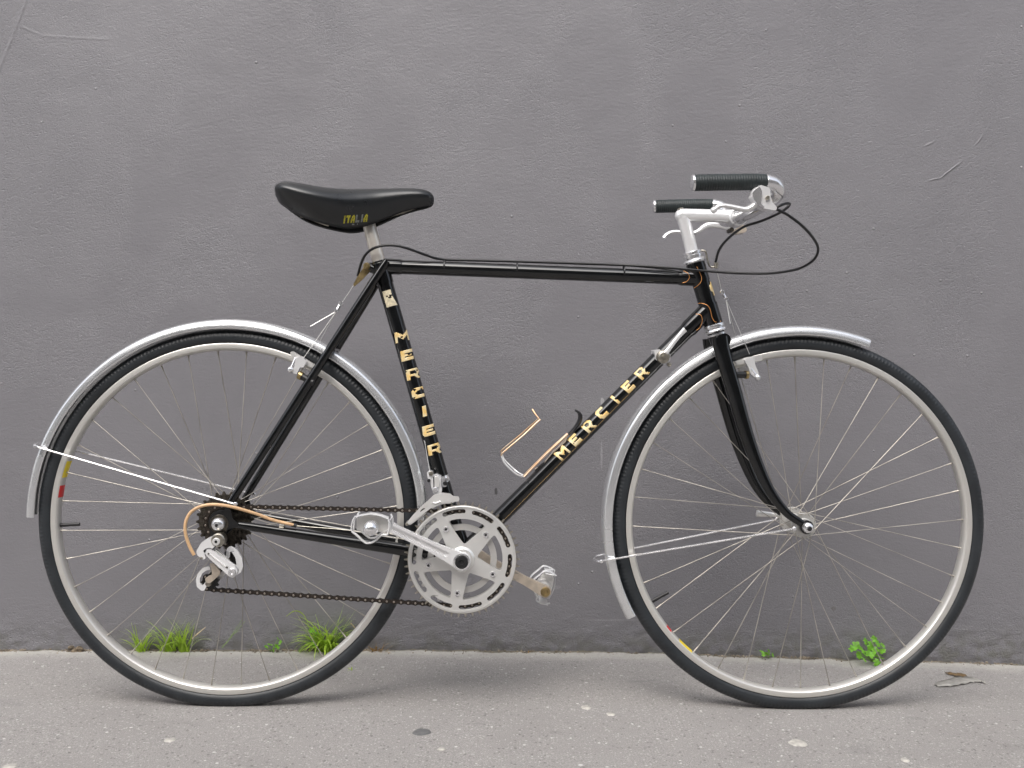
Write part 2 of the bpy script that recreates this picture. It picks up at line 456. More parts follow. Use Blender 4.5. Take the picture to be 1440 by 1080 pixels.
bp = n.nodes.new('ShaderNodeBump'); bp.inputs['Strength'].default_value = 1.0; bp.inputs['Distance'].default_value = 1.0
n.links.new(h, bp.inputs['Height']); n.links.new(bp.outputs[0], b.inputs['Normal'])
tone = noise_(n, tc, 3.0, 5, .6, .3)
c = mixc(n, rng_(n, tone, .3, .7), (.170, .166, .178), (.186, .182, .194))
c = mixc(n, math_(n, 'MULTIPLY', spk, .6), c, (.42, .41, .41))
dirt = math_(n, 'MULTIPLY', rng_(n, sep.outputs[2], .07, -.01), rng_(n, noise_(n, tc, 38, 5, .65), .42, .62))
c = mixc(n, math_(n, 'MULTIPLY', dirt, .55), c, (.11, .11, .085))
def mark(px, py, rx, ry, colr, f, n=n):
    global c
    s_ = (CAMD+WALLY)/F; x0 = (px-CX)*s_; z0 = CAMH+(CY-py)*s_
    dx = math_(n, 'DIVIDE', math_(n, 'SUBTRACT', sep.outputs[0], x0), rx*s_); dz = math_(n, 'DIVIDE', math_(n, 'SUBTRACT', sep.outputs[2], z0), ry*s_)
    r2 = math_(n, 'ADD', math_(n, 'MULTIPLY', dx, dx), math_(n, 'MULTIPLY', dz, dz))
    r2 = math_(n, 'ADD', r2, math_(n, 'MULTIPLY', math_(n, 'SUBTRACT', wrk, .5), 2.2))
    c = mixc(n, math_(n, 'MULTIPLY', rng_(n, r2, 1.1, .7), f), c, colr)
mark(697.5, 691, 2.2, 5.5, (.03, .03, .03), .85); mark(846, 640, 1.4, 20, (.5, .5, .5), .25); mark(847, 565, 2.5, 7, (.5, .5, .5), .45)
mark(781, 986-160, 9, 3, (.3, .3, .3), .3); mark(1172, 856, 4, 3, (.12, .11, .10), .6); mark(866, 872, 46, 1.6, (.36, .36, .36), .2)
n.links.new(c, b.inputs['Base Color'])
b.inputs['Roughness'].default_value = .42; b.inputs['Specular IOR Level'].default_value = .5
M['wall'] = wm

xs = np.concatenate([np.linspace(-20, -1.5, 20)[:-1], np.linspace(-1.5, 1.5, 420), np.linspace(1.5, 20, 20)[1:]])
zs = np.concatenate([np.linspace(-.15, 1.5, 300), np.linspace(1.5, 9.5, 22)[1:]])
def wfn(x, z):
    y = WALLY + vnoise(x, z, 1.3, 1)*.002 + vnoise(x, z, 5, 2)*.0006 + vnoise(x, z*1.6, 19, 4)*.0005
    lowm = np.clip(1-z/.09, 0, 1)
    y = y + lowm*(vnoise(x, z*1.8, 34, 5)*.0022 + vnoise(x, z*2, 90, 6)*.004)
    # a fold and a crack left by the trowel, upper left
    X0 = -1.092-.070*0
    def groove(x0, z0, x1, z1, wd, dp):
        dx, dz = x1-x0, z1-z0; L = math.hypot(dx, dz)
        t = np.clip(((x-x0)*dx+(z-z0)*dz)/L/L, 0, 1)
        dd = np.hypot(x-(x0+t*dx), z-(z0+t*dz))
        return dp*np.exp(-(dd/wd)**2)
    s = (CAMD+WALLY)/F
    def q(px, py): return ((px-CX)*s, CAMH+(CY-py)*s)
    return np.stack([x, y, z], 1)
me = grid_mesh(xs, zs, wfn, 'plaster_wall'); me.materials.append(wm)
# back and top so that the wall is solid
wall = link(bpy.data.objects.new('plaster_wall', me))
sol = wall.modifiers.new('solid', 'SOLIDIFY'); sol.thickness = -.3; sol.offset = 1
sol.thickness = .3; sol.offset = -1
tagit(wall, 'grey painted rough plaster wall rising behind the bicycle', 'wall')

# --- pavement
gm, n, b = new_mat('worn_pavement')
tc = n.nodes.new('ShaderNodeTexCoord').outputs['Object']
sep = n.nodes.new('ShaderNodeSeparateXYZ'); n.links.new(tc, sep.inputs[0])
f1 = noise_(n, tc, 520, 5, .75); f2 = noise_(n, tc, 95, 5, .65); f3 = noise_(n, mapping(n, tc, (.7, 1.2, 1)), 5, 5, .6, .4)
c = mixc(n, rng_(n, f1, .33, .67), (.200, .190, .182), (.400, .382, .367))
c = mixc(n, math_(n, 'MULTIPLY', rng_(n, f2, .5, .72), .5), c, (.27, .257, .245))
c = mixc(n, math_(n, 'MULTIPLY', rng_(n, f3, .42, .72), .42), c, (.245, .232, .222))
def specks(n, tc, scale, size, frac, seedofs, jit=1.0):
    vo = n.nodes.new('ShaderNodeTexVoronoi'); vo.inputs['Scale'].default_value = scale; vo.inputs['Randomness'].default_value = jit
    n.links.new(mapping(n, tc, (1, 1, 0), (0, 0, 0), (seedofs, seedofs*1.7, 0)), vo.inputs['Vector'])
    s_ = n.nodes.new('ShaderNodeSeparateColor'); n.links.new(vo.outputs['Color'], s_.inputs[0])
    pk = rng_(n, s_.outputs[0], 1-frac, 1-frac+.02)
    sz = math_(n, 'MULTIPLY', s_.outputs[1], size)
    dd = math_(n, 'SUBTRACT', sz, vo.outputs['Distance'])
    return math_(n, 'MULTIPLY', rng_(n, dd, 0, .06), pk)
s1 = specks(n, tc, 210, .50, .50, 1.3); s2 = specks(n, tc, 90, .27, .24, 4.1); s3 = specks(n, tc, 150, .46, .32, 7.7); s4 = specks(n, tc, 24, .13, .20, 9.1)
c = mixc(n, math_(n, 'MULTIPLY', s1, .40), c, (.58, .565, .54))
c = mixc(n, math_(n, 'MULTIPLY', s2, .65), c, (.74, .73, .70))
c = mixc(n, math_(n, 'MULTIPLY', s3, .55), c, (.12, .115, .11))
c = mixc(n, math_(n, 'MULTIPLY', s4, .75), c, (.68, .67, .65))
# pale dust and sand gathered along the wall
edge = math_(n, 'MULTIPLY', rng_(n, math_(n, 'ADD', sep.outputs[1], math_(n, 'MULTIPLY', noise_(n, mapping(n, tc, (.45, 1, 1)), 17, 6, .72), .13)), .338, .42), .75)
c = mixc(n, math_(n, 'MULTIPLY', edge, rng_(n, f2, .3, .6, .45, 1)), c, (.46, .445, .405))
joint = math_(n, 'MULTIPLY', rng_(n, math_(n, 'ADD', sep.outputs[1], math_(n, 'MULTIPLY', noise_(n, mapping(n, tc, (.6, 1, 1)), 38, 5, .7), .034)), .363, .372), .85)
c = mixc(n, joint, c, (.10, .085, .055))
# stains
st = rng_(n, noise_(n, mapping(n, tc, (.8, 1.6, 1), (0, 0, 0), (5, 2, 0)), 9, 4, .6, .6), .62, .74)
c = mixc(n, math_(n, 'MULTIPLY', st, .28), c, (.15, .15, .145))
n.links.new(c, b.inputs['Base Color']); b.inputs['Roughness'].default_value = .85; b.inputs['Specular IOR Level'].default_value = .3
hh = math_(n, 'ADD', math_(n, 'MULTIPLY', f1, .0011), math_(n, 'MULTIPLY', f2, .0014))
hh = math_(n, 'ADD', hh, math_(n, 'MULTIPLY', s1, .0005)); hh = math_(n, 'SUBTRACT', hh, math_(n, 'MULTIPLY', s3, .0009))
bp = n.nodes.new('ShaderNodeBump'); bp.inputs['Distance'].default_value = 1; n.links.new(hh, bp.inputs['Height']); n.links.new(bp.outputs[0], b.inputs['Normal'])
xs = np.concatenate([-np.geomspace(60, 1.5, 24)[:-1], np.linspace(-1.5, 1.5, 260), np.geomspace(1.5, 60, 24)[1:]])
ys = np.concatenate([-np.geomspace(60, 1.2, 24)[:-1], np.linspace(-1.2, .42, 200), [.6]])
def gfn(x, y):
    z = gz(x, y)
    near = np.clip(1-np.abs(x)/1.5, 0, 1)
    z = z + vnoise(x, y, 3, 11)*.0022*np.clip(np.abs(y)*6, 0, 1) + vnoise(x, y, 22, 12)*.0011*np.clip(np.abs(y)*6, 0, 1)
    e = np.clip((y-.335)/.03, 0, 1)
    z = z + e*(vnoise(x, y, 30, 13)*.006+vnoise(x, y, 80, 14)*.004)
    return np.stack([x, y, z], 1)
me = grid_mesh(xs, ys, gfn, 'pavement'); me.materials.append(gm)
pav = link(bpy.data.objects.new('pavement', me)); tagit(pav, 'worn grey pavement speckled with pale grit in front of the wall', kind='structure')

# --- the house across the narrow street (it shades the low sky and shows in the polished metal)
fm = mat('stone_facade', (.30, .28, .25), 0, .8, var=.15, vscale=2)
gl = mat('window_glass', (.03, .035, .04), 0, .08)
fr = mat('window_frame_paint', (.55, .54, .50), 0, .5)
dk = mat('shopfront_paint', (.07, .075, .08), 0, .4)
opp = empty('street_building', (0, -8.2, 0))
tagit(opp, 'pale stone street building with tall windows, across from the grey wall', 'building')
mb = MB()
YB = 0.0; cols = [(-18+i*2.4) for i in range(16)]
# wall built round its openings
def wallrow(z0, z1, op0, op1):
    mb.box((0, -.25, (z0+op0)/2), (20, .25, (op0-z0)/2)); mb.box((0, -.25, (op1+z1)/2), (20, .25, (z1-op1)/2))
    xp = -20
    for cx_ in cols:
        a, b_ = cx_-.55, cx_+.55
        mb.box(((xp+a)/2, -.25, (op0+op1)/2), ((a-xp)/2, .25, (op1-op0)/2)); xp = b_
    mb.box(((xp+20)/2, -.25, (op0+op1)/2), ((20-xp)/2, .25, (op1-op0)/2))
wins = []
for k, (z0, z1, o0, o1) in enumerate([(-.2, 3.6, .9, 3.0), (3.6, 6.8, 4.2, 6.3)]):
    wallrow(z0, z1, o0, o1)
    wins += [(cx_, o0, o1) for cx_ in cols]
mb.box((0, -.15, 6.95), (20.2, .45, .15))
mb.build('facade', fm, opp, flat=True)
wf = MB()
for dx in (-.52, 0, .52): wf.box((dx, 0, 0), (.035, .03, 1.0))
for dz in (-.97, .3, .97): wf.box((0, .004, dz), (.55, .03, .035))
wfm = wf.mesh('window_frame', fr, flat=True)
wg = MB().box((0, 0, 0), (.55, .008, 1.0)).mesh('window', gl, flat=True)
for (cx_, o0, o1) in wins:
    zc = (o0+o1)/2; sz = (o1-o0)/2
    o = link(bpy.data.objects.new('window', wg), opp); o.location = (cx_, -.2, zc); o.scale = (1, 1, sz)
    q = link(bpy.data.objects.new('window_frame', wfm), o); q.location = (0, .04, 0)

# ================================================================== BICYCLE
bike = empty('bicycle', (0, 0, 0)); bike.rotation_euler = (0, 0, YAW)
tagit(bike, 'black steel touring bicycle with silver mudguards and gold lettering, standing beside the grey wall', 'bicycle')

RA = P(322.5, 728.5, 0); FA = P(1122.0, 735.0, 0); BB = P(651.0, 779.5, 0)

# ---------------- wheels
spoke_cache = {}
def make_wheel(center, rear):
    wh = empty('wheel', center, bike)
    # tyre
    pr = []
    for k in range(28):
        t = 2*pi*k/28
        pr.append((.3284+.0141*cos(t), .0140*sin(t)))
    MB().lathe(pr, seg=220, closed=True).build('tyre', 'rubber', wh)
    # rim: brake tracks, hooked edge, rounded bed
    rp = [(.3172, -.0104), (.3176, -.0112), (.3166, -.0118), (.3086, -.0116), (.3074, -.0106), (.3056, -.0085), (.3048, -.0045), (.3042, 0),
          (.3048, .0045), (.3056, .0085), (.3074, .0106), (.3086, .0116), (.3166, .0118), (.3176, .0112), (.3172, .0104), (.3100, .008), (.3090, 0), (.3100, -.008)]
    MB().lathe(rp, seg=220, closed=True).build('rim', 'rim', wh)
    # hub
    F1, F2 = (-.022, .034) if rear else (-.034, .034)
    fr_ = .0205
    hb = MB()
    hb.lathe([(1e-6, F1-.004), (.012, F1-.004), (.014, F1-.0015), (fr_+.0015, F1-.0015), (fr_+.0025, F1), (fr_+.0015, F1+.0015), (.0145, F1+.003), (.0105, F1+.010),
              (.0095, 0), (.0105, F2-.010), (.0145, F2-.003), (fr_+.003, F2-.0015), (fr_+.004, F2), (fr_+.003, F2+.0015), (.014, F2+.0015), (.012, F2+.004), (1e-6, F2+.004)], seg=40)
    hb.cyl((0, 0, 0), .0045, -.068 if rear else -.052, .068 if rear else .052, 12)
    hb.build('hub', 'inring', wh)
    # spokes: four kinds, nine turns of each
    nk = 'rear' if rear else 'front'
    for k in range(4):
        al = radians(k*10); near = (k % 2 == 0); j = k//2
        lead = (j == 0)
        Fy = F1 if near else F2
        hole = al + radians(-60 if lead else 60)
        side = -1 if near else 1
        oy = Fy + side*(.0022 if lead else -.0022)
        h0 = Vector((fr_*cos(hole), oy, fr_*sin(hole))); r0 = Vector((.3040*cos(al), side*.002, .3040*sin(al)))
        mbs = MB(); mbs.tube([h0, r0], .00076, 6)
        # elbow through the flange and nipple at the rim
        mbs.tube([h0, Vector((fr_*cos(hole), Fy-side*(.0022 if lead else -.0022), fr_*sin(hole)))], .0011, 6)
        mbs.tube([r0+(h0-r0).normalized()*.0115, r0], [.0011, .0017], 6)
        m_ = mbs.mesh('spoke', 'spoke')
        for q in range(9):
            o = link(bpy.data.objects.new('spoke', m_), wh)
            o.rotation_euler = (0, -radians(40*q+(4 if rear else 1)), 0)
    return wh
wr = make_wheel(RA, True); wf_ = make_wheel(FA, False)
wr['label'] = 'rear wheel with sprockets'; wf_['label'] = 'front wheel'
# valves and rim stickers
def valve(wh, c, px, py):
    v = P(px, py, 0)-c; t = atan2(v.z, v.x); d = Vector((cos(t), 0, sin(t)))
    m_ = MB(); m_.lathe([(1e-6, -.002), (.0036, -.002), (.0038, .008), (.0030, .018), (.0034, .026), (.0030, .034), (1e-6, .035)], d*.304, 12, axis=-d)
    m_.build('valve', 'plastic', wh)
valve(wr, RA, 92, 738); valve(wf_, FA, 923, 842)
def sticker(wh, c, p0, p1, m_):
    a0 = atan2((P(*p0)-c).z, (P(*p0)-c).x); a1 = atan2((P(*p1)-c).z, (P(*p1)-c).x)
    if a0 > a1: a0, a1 = a1, a0
    if a1-a0 > pi: a0, a1 = a1, a0+2*pi
    MB().lathe([(.3068, -.0103), (.3054, -.0086), (.3046, -.0045), (.3040, 0), (.3046, .0045), (.3054, .0086)], (0, 0, 0), 14, a0=a0, a1=a1).build('rim_sticker', m_, wh)
sticker(wr, RA, (96, 647), (91, 671), 'yellow'); sticker(wr, RA, (89, 682), (87, 699), 'red')
sticker(wf_, FA, (953, 900), (971, 916), 'yellow'); sticker(wf_, FA, (936, 879), (942, 887), 'red')

# ---------------- frame
SEAT0 = P(534.5, 374, 0); ST_T = P(533, 367, 0)
frame = MB()
def seg(a, b_, t): return a+(b_-a)*t
HT0 = P(977.5, 370, 0); HT1 = P(1003.5, 457, 0)
ax_s = (HT1-HT0).normalized()
frame_root = MB()
# lugs and bottom bracket shell are the frame's own body
seat_dir = (BB-SEAT0).normalized()
LG = []
LG.append(MB()); LG[-1].tube([SEAT0-seat_dir*.008, SEAT0+seat_dir*.034], [.0162, .0160], 28)
TT0 = P(540, 374.5, 0); TT1 = P(984, 391.5, 0); tt = (TT1-TT0).normalized()
LG.append(MB()); LG[-1].tube([TT0, TT0+tt*.028, TT0+tt*.034], [.0145, .0143, .0130], 28)
LG.append(MB()); LG[-1].tube([TT1-tt*.040, TT1-tt*.034, TT1], [.0130, .0145, .0147], 28)
DT1 = P(993, 437.5, 0); dtd = (DT1-BB).normalized()
LG.append(MB()); LG[-1].tube([DT1-dtd*.052, DT1-dtd*.044, DT1], [.0145, .0160, .0162], 28)
LG.append(MB()); LG[-1].tube([BB, BB+dtd*.045, BB+dtd*.052], [.0164, .0162, .0146], 28)
LG.append(MB()); LG[-1].tube([BB, BB-seat_dir*.045, BB-seat_dir*.052], [.0164, .0162, .0146], 28)
LG.append(MB()); LG[-1].tube([HT0, HT0+ax_s*.036], .0176, 28); LG.append(MB()); LG[-1].tube([HT1-ax_s*.040, HT1], .0176, 28)
frame_root.cyl(BB, .0205, -.034, .034, 36)
fr_o = frame_root.build('frame', 'black', bike)
for q_ in LG: q_.build('lug', 'black', fr_o)
MB().tube([SEAT0-seat_dir*.006, BB], .0143, 32).build('seat_tube', 'black', fr_o)
MB().tube([TT0, TT1], .0130, 32).build('top_tube', 'black', fr_o)
MB().tube([BB, DT1], .0145, 32).build('down_tube', 'black', fr_o)
MB().tube([HT0-ax_s*.0005, HT1+ax_s*.0005], .0163, 32).build('head_tube', 'black', fr_o)
for s_ in (-1, 1):
    a = RA+Vector((.026, s_*.060, -.002)); b_ = BB+Vector((-.018, s_*.024, 0))
    MB().tube([a, seg(a, b_, .08), seg(a, b_, .5), seg(a, b_, .75)+Vector((0, -s_*.000, 0)), b_], [.0058, .0075, .0098, .0115, .0115], 20, r2=[.0045, .0062, .0085, .0085, .0085]).build('chain_stay', 'black', fr_o)
    a = P(546, 377, 0)+Vector((-.008, s_*.018, 0)); b_ = RA+Vector((.012, s_*.060, .026))
    t_ = MB(); t_.tube([a+(a-b_).normalized()*.003, a+(b_-a).normalized()*.008, seg(a, b_, .5), seg(a, b_, .93), b_], [.004, .0078, .0078, .0068, .0055], 20, smooth=3); t_.build('seat_stay', 'black', fr_o)
# stay bridge, brake bosses
sb = P(470, 492, 0); MB().tube([sb+Vector((0, -.026, 0)), sb+Vector((0, .026, 0))], .006, 14).build('stay_bridge', 'black', fr_o)
MB().tube([P(566, 756, 0)+Vector((0, -.03, 0)), P(566, 756, 0)+Vector((0, .03, 0))], .006, 14).build('stay_bridge', 'black', fr_o)
# dropouts
for s_ in (-1, 1):
    m_ = MB(); y0 = s_*.0645-.0025
    o_ = [(.000, .016), (.012, .028), (.020, .026), (.024, .008), (.034, .002), (.032, -.006), (.016, -.009), (.008, -.018), (-.010, -.016), (-.014, -.006), (-.014, .006), (-.006, .014)]
    if s_ < 0: o_ = o_[:7]+[(.008, -.022), (.004, -.034), (-.008, -.036), (-.014, -.024), (-.016, -.010), (-.016, .008), (-.008, .016)]
    m_.prism([[(RA.x+x, RA.z+z) for x, z in round_poly(o_, .004)]], .005, origin=(0, y0, 0)); m_.build('dropout', 'black', fr_o, bevel=.0006)

# ---------------- lettering
GL = {'M': ['11000000011', '11100000111', '11110001111', '11111011111', '11111111111', '11011111011', '11001110011', '11000100011', '11000000011', '11000000011'],
      'E': ['11111111110', '11111111110', '11111111110', '11100000000', '11111111000', '11111111000', '11100000000', '11111111110', '11111111110', '11111111110'],
      'R': ['11111111100', '11111111110', '11100001111', '11100000111', '11100001111', '11111111110', '11111111100', '11100011100', '11100001110', '11100000111'],
      'C': ['00111111110', '01111111110', '11111111110', '11110000000', '11100000000', '11100000000', '11110000000', '11111111110', '01111111110', '00111111110'],
      'I': ['00001110000']*10}
def letter(ch, A, axis, rad, s_c, phi0, W_, H_, stacked, wear, seed, m_='gold', slant=.12):
    """raised print wrapped on a tube; stacked: letter up runs along the tube"""
    r_ = random.Random(seed)
    e = Vector((0, -1, 0)); e = (e-axis*e.dot(axis)).normalized()
    bdir = axis.cross(e)
    if stacked:
        if bdir.x < 0: bdir = -bdir
    else:
        if bdir.z < 0: bdir = -bdir
    rows = GL[ch]; nr = len(rows); nc = len(rows[0]); vs = {}; V = []; Fq = []
    SUB = 2
    def vert(i, j):
        if (i, j) in vs: return vs[(i, j)]
        u = (j/(nc*SUB)-.5); v_ = .5-i/(nr*SUB)
        u += slant*v_
        if stacked: s = s_c+v_*H_; ph = phi0+u*W_/rad
        else: s = s_c+u*W_; ph = phi0+v_*H_/rad
        R_ = rad+.00035
        V.append(A+axis*s+(e*cos(ph)+bdir*sin(ph))*R_); vs[(i, j)] = len(V)-1
        return len(V)-1
    holes = [(r_.uniform(0, nr), r_.uniform(0, nc), r_.uniform(.4, 1.2)) for _ in range(wear)]
    for i in range(nr*SUB):
        for j in range(nc*SUB):
            if rows[i//SUB][j//SUB] != '1': continue
            ci, cj = (i+.5)/SUB, (j+.5)/SUB
            if any((ci-a)**2+(cj-b2)**2 < q*q for a, b2, q in holes): continue
            Fq.append((vert(i, j), vert(i+1, j), vert(i+1, j+1), vert(i, j+1)))
    mb_ = MB(); mb_.add(V, Fq); o = mb_.build('letter', m_, fr_o)
    so = o.modifiers.new('t', 'SOLIDIFY'); so.thickness = .0002; so.offset = 0
word = 'MERCIER'
up = -seat_dir
Lst = (BB-SEAT0).length
for i, ch in enumerate(word):
    pc = P(565+(610-565)*i/6, 473+(632-473)*i/6, -.014)
    s_c = (pc-BB).dot(up)
    letter(ch, BB, up, .0143, s_c, .42, .0290 if ch != 'M' else .032, .0190, True, 3 if i in (2, 3) else 1, 10+i)
for i, ch in enumerate(word):
    pc = P(790+(901.7-790)*i/6, 636.5+(523.7-636.5)*i/6, -.014)
    s_c = (pc-BB).dot(dtd)
    letter(ch, BB, dtd, .0145, s_c, .40, .0200 if ch != 'M' else .0235, .0225, False, 2 if i in (0, 1, 4) else 1, 30+i, slant=-.1)
def wrap_strip(A, axis, rad, prof, name, m_, parent, r_=.0004, flip=False):
    """thin painted line on a tube: prof = list of (s along, phi)"""
    e = Vector((0, -1, 0)); e = (e-axis*e.dot(axis)).normalized(); bd = axis.cross(e)
    if flip: bd = -bd
    pts = [A+axis*s+(e*cos(p)+bd*sin(p))*rad for s, p in prof]
    return MB().tube(pts, r_, 6, smooth=4).build(name, m_, parent)
def surf_px(A, axis, rad, px, py):
    """(s, phi) on a tube at a pixel, near side"""
    e = Vector((0, -1, 0)); e = (e-axis*e.dot(axis)).normalized(); bd = axis.cross(e)
    p = P(px, py, -rad*.6)-A; s = p.dot(axis); q = max(-.97, min(.97, p.dot(bd)/rad))
    return s, math.asin(q)
def pins(A, axis, rad, pxs, m_='stripe', r_=.0006):
    wrap_strip(A, axis, rad+.0001, [surf_px(A, axis, rad, x, y) for x, y in pxs], 'pinstripe', m_, fr_o, r_)
L2 = (DT1-BB).length
dd_px = [(704+k*(893-704)/6-0, 735.5-k*(735.5-545)/6) for k in range(7)]
pins(BB, dtd, .0145, dd_px, 'gstripe', .00030)
c3 = lambda pts: crop(pts, 3.6, 860, 380)
c2 = lambda pts: crop(pts, 5.143, 900, 220)
pins(TT1, tt, .0147, c2([(315, 828), (345, 850), (352, 880), (335, 905), (305, 915)]))
pins(HT0, ax_s, .0176, c2([(405, 800), (430, 850), (440, 890), (425, 925), (395, 950)]))
pins(HT1, ax_s, .0176, c3([(432, 170), (455, 168), (480, 178), (495, 200), (505, 240), (520, 262), (552, 258)]))
pins(DT1, dtd, .0162, c3([(425, 222), (448, 228), (456, 255), (448, 285), (430, 305)]))
# seat tube emblem and head emblem
m_ = MB(); e_pts = [(-.0085, .0145), (.0045, .0150), (.0055, .007), (.0095, -.012), (-.0055, -.0155)]
e = (Vector((0, -1, 0))-up*Vector((0, -1, 0)).dot(up)).normalized(); bd = up.cross(e); bd = bd if bd.x > 0 else -bd
sc_ = (P(552.5, 418, -.014)-BB).dot(up)
V = []; Fq = []
for i in range(11):
    v_ = .015-.030*i/10
    for j in range(7):
        u_ = (-.0085+.016*j/6)+(0.006 if v_ < .003 else 0)*(j/6)*(.003-v_)/.02
        ph = u_/.0143; V.append(BB+up*(sc_+v_)+(e*cos(ph)+bd*sin(ph))*.01465)
for i in range(10):
    for j in range(6):
        if i in (3, 4) and j in (2, 3, 4, 5) and (i+j) % 3: continue
        Fq.append((i*7+j, (i+1)*7+j, (i+1)*7+j+1, i*7+j+1))
MB().add(V, Fq).build('emblem', 'cream', fr_o)
# dark tape band on seat tube below it
# head badge on the front of the head tube
m_ = MB(); hb_c = P(998, 407, -.004); fwd = Vector((1, 0, 0)); fwd = (fwd-ax_s*fwd.dot(ax_s)).normalized(); sid = Vector((0, -1, 0))
V = []; Fq = []
s_h = (hb_c-HT0).dot(ax_s)
for i in range(9):
    v_ = -.013+.026*i/8; wd = .95 if 1 < i < 6 else .6
    for j in range(9):
        ph = -wd+2*wd*j/8
        V.append(HT0+ax_s*(s_h+v_)+(fwd*cos(ph)+sid*sin(ph))*.0171)
for i in range(8):
    for j in range(8): Fq.append((i*9+j, i*9+j+1, (i+1)*9+j+1, (i+1)*9+j))
o = MB().add(V, Fq).build('head_badge', 'gold', fr_o); so = o.modifiers.new('t', 'SOLIDIFY'); so.thickness = .0008; so.offset = 0

# ---------------- fork
fork = MB()
fork.tube([HT1+ax_s*.006, P(1008.5, 474, 0), P(1010.5, 482, 0)], [.0158, .0160, .0150], 24)
cr_c = P(1010.5, 479, 0)
fork.tube([cr_c+Vector((0, -.047, 0)), cr_c+Vector((0, .047, 0))], .0118, 20)
fk = fork.build('fork', 'black', bike)
ctr = [(1012.5, 474), (1016.5, 497), (1031.5, 548), (1047, 602), (1063, 648), (1082.5, 690), (1105, 720), (1127, 736)]
dd = [-.040, -.041, -.043, -.045, -.047, -.049, -.050, -.050]
for s_ in (1, -1):
    pts = [P(x, y, d) for (x, y), d in zip(ctr, dd)]
    if s_ < 0: pts = [Vector((p.x, -p.y, p.z)) for p in pts]
    MB().tube(pts, [.0150, .0148, .0140, .0130, .0112, .0092, .0075, .0068], 22, r2=[.0105, .0102, .0098, .0092, .0082, .007, .006, .0055], smooth=6).build('fork_blade', 'black', fk)
    m_ = MB(); m_.cyl((FA.x, s_*.050, FA.z), .0125, -.003, .003, 24); m_.build('dropout', 'black', fk)
# pinstripe on the near blade
pts = [P(x+2, y, d-.0102*.95) for (x, y), d in zip(ctr[1:6], dd[1:6])]
# headset
hsb = MB()
hsb.lathe([(.0165, -.001), (.0190, -.001), (.0200, .002), (.0195, .005), (.0165, .006), (.0165, .0075), (.0205, .008), (.0215, .0105), (.0205, .013), (.015, .014), (.0160, .016), (.0178, .017), (.0178, .0195), (.0150, .020)], HT1, 36, axis=ax_s)
hsb.build('headset_cup', 'alu', bike); hsb = MB()
hsb.lathe([(.0170, .001), (.0205, -.001), (.0212, -.004), (.0200, -.006), (.0178, -.008), (.0165, -.009), (.0165, -.0105), (.0180, -.011), (.0180, -.0145), (.0160, -.0155), (.0160, -.0165), (.0172, -.017), (.0172, -.0205), (.0150, -.022), (.010, -.0225)], HT0, 36, axis=ax_s)
hsb.build('headset_cup', 'alu', bike)
# front cable hanger
m_ = MB(); m_.tube([P(x, y, -.004) for x, y in c2([(415, 682), (455, 680), (475, 690), (482, 720), (495, 770), (510, 797), (540, 800), (560, 797)])], .0017, 8, smooth=4)
m_.cyl(P(1007, 373, -.004), .0042, -.005, .005, 12, axis=(0.1, 0, 1)); m_.build('cable_hanger', 'steel', bike)

# ---------------- stem and bars
ST0 = HT0-ax_s*.018
STT = P(958.5, 302.5, 0)
stem = MB()
stem.tube([ST0, P(966, 325, 0), P(960.5, 306, 0)], [.0116, .0116, .0124], 24)
stem.tube([P(955.5, 303.0, 0), P(975, 303.2, 0), P(1012, 304, 0), P(1030, 305, 0)], [.0125, .0124, .0120, .0130], 24)
stem.ball(P(958.5, 303.5, 0), .0126, 16)
clampc = P(1035.5, 306.5, 0)
stem.cyl(clampc, .0168, -.019, .019, 32, r_in=.0132, ch=.0015)
st_o = stem.build('stem', 'white', bike)
MB().cyl(P(1027, 324, -.0), .0042, -.012, .014, 12).build('clamp_bolt', 'dsteel', st_o)
MB().cyl(P(957, 295, 0), .006, -.003, .001, 12, axis=(0.28, 0, -1)).build('stem_bolt', 'steel', st_o)
bars = [(1035.5, 306.5, .0), (1040, 305.5, -.03), (1050, 300, -.085), (1066, 291, -.135), (1084, 281, -.172), (1094, 270.5, -.196), (1090, 260.5, -.206), (1078, 256.3, -.210), (1060, 255.8, -.212), (1000, 256.6, -.215), (975, 257.2, -.216)]
nb = [P(*p) for p in bars]
# the far half mirrors it, set a touch higher
fgl = P(920.5, 290.5, .216)                     # far grip's end as seen
dz = fgl.z-nb[-1].z; dxx = fgl.x-nb[-1].x
fb = []
for i, p in enumerate(nb):
    k = min(1, abs(p.y)/.216)
    fb.append(Vector((p.x+dxx*k, -p.y, p.z+dz*k)))
hbm = MB(); hbm.tube(list(reversed(fb))+nb[1:], .0120, 22, smooth=6)
hb_o = hbm.build('handlebar', 'alu', bike)
m_ = MB(); m_.tube([seg(clampc, nb[2], .0)+Vector((0, -.03, 0))*0, P(1036.5, 306.2, -.012), P(1041, 305, -.036)], .0129, 22); m_.tube([clampc, Vector((fb[1].x, fb[1].y, fb[1].z))+Vector((0, .006, 0))], .0129, 22); m_.build('bar_sleeve', 'alu', hb_o)
for pl in (nb, fb):
    g = [pl[7]+(pl[8]-pl[7])*.1, pl[8], pl[9], pl[10]]
    MB().tube(g, [.0130, .0134, .0134, .0132], 26).build('grip', 'grip', hb_o)
    ed = (pl[10]-pl[9]).normalized()
    m_ = MB(); m_.lathe([(1e-6, .0045), (.0095, .004), (.0130, .0022), (.0136, .000), (.0130, -.002), (1e-6, -.002)], pl[10], 24, axis=ed); m_.build('end_plug', 'alu', hb_o)
    m_ = MB(); m_.tube([pl[7]+(pl[6]-pl[7])*.18, pl[7]+(pl[8]-pl[7])*.12], .0130, 22); m_.build('lever_clamp', 'alu', hb_o)
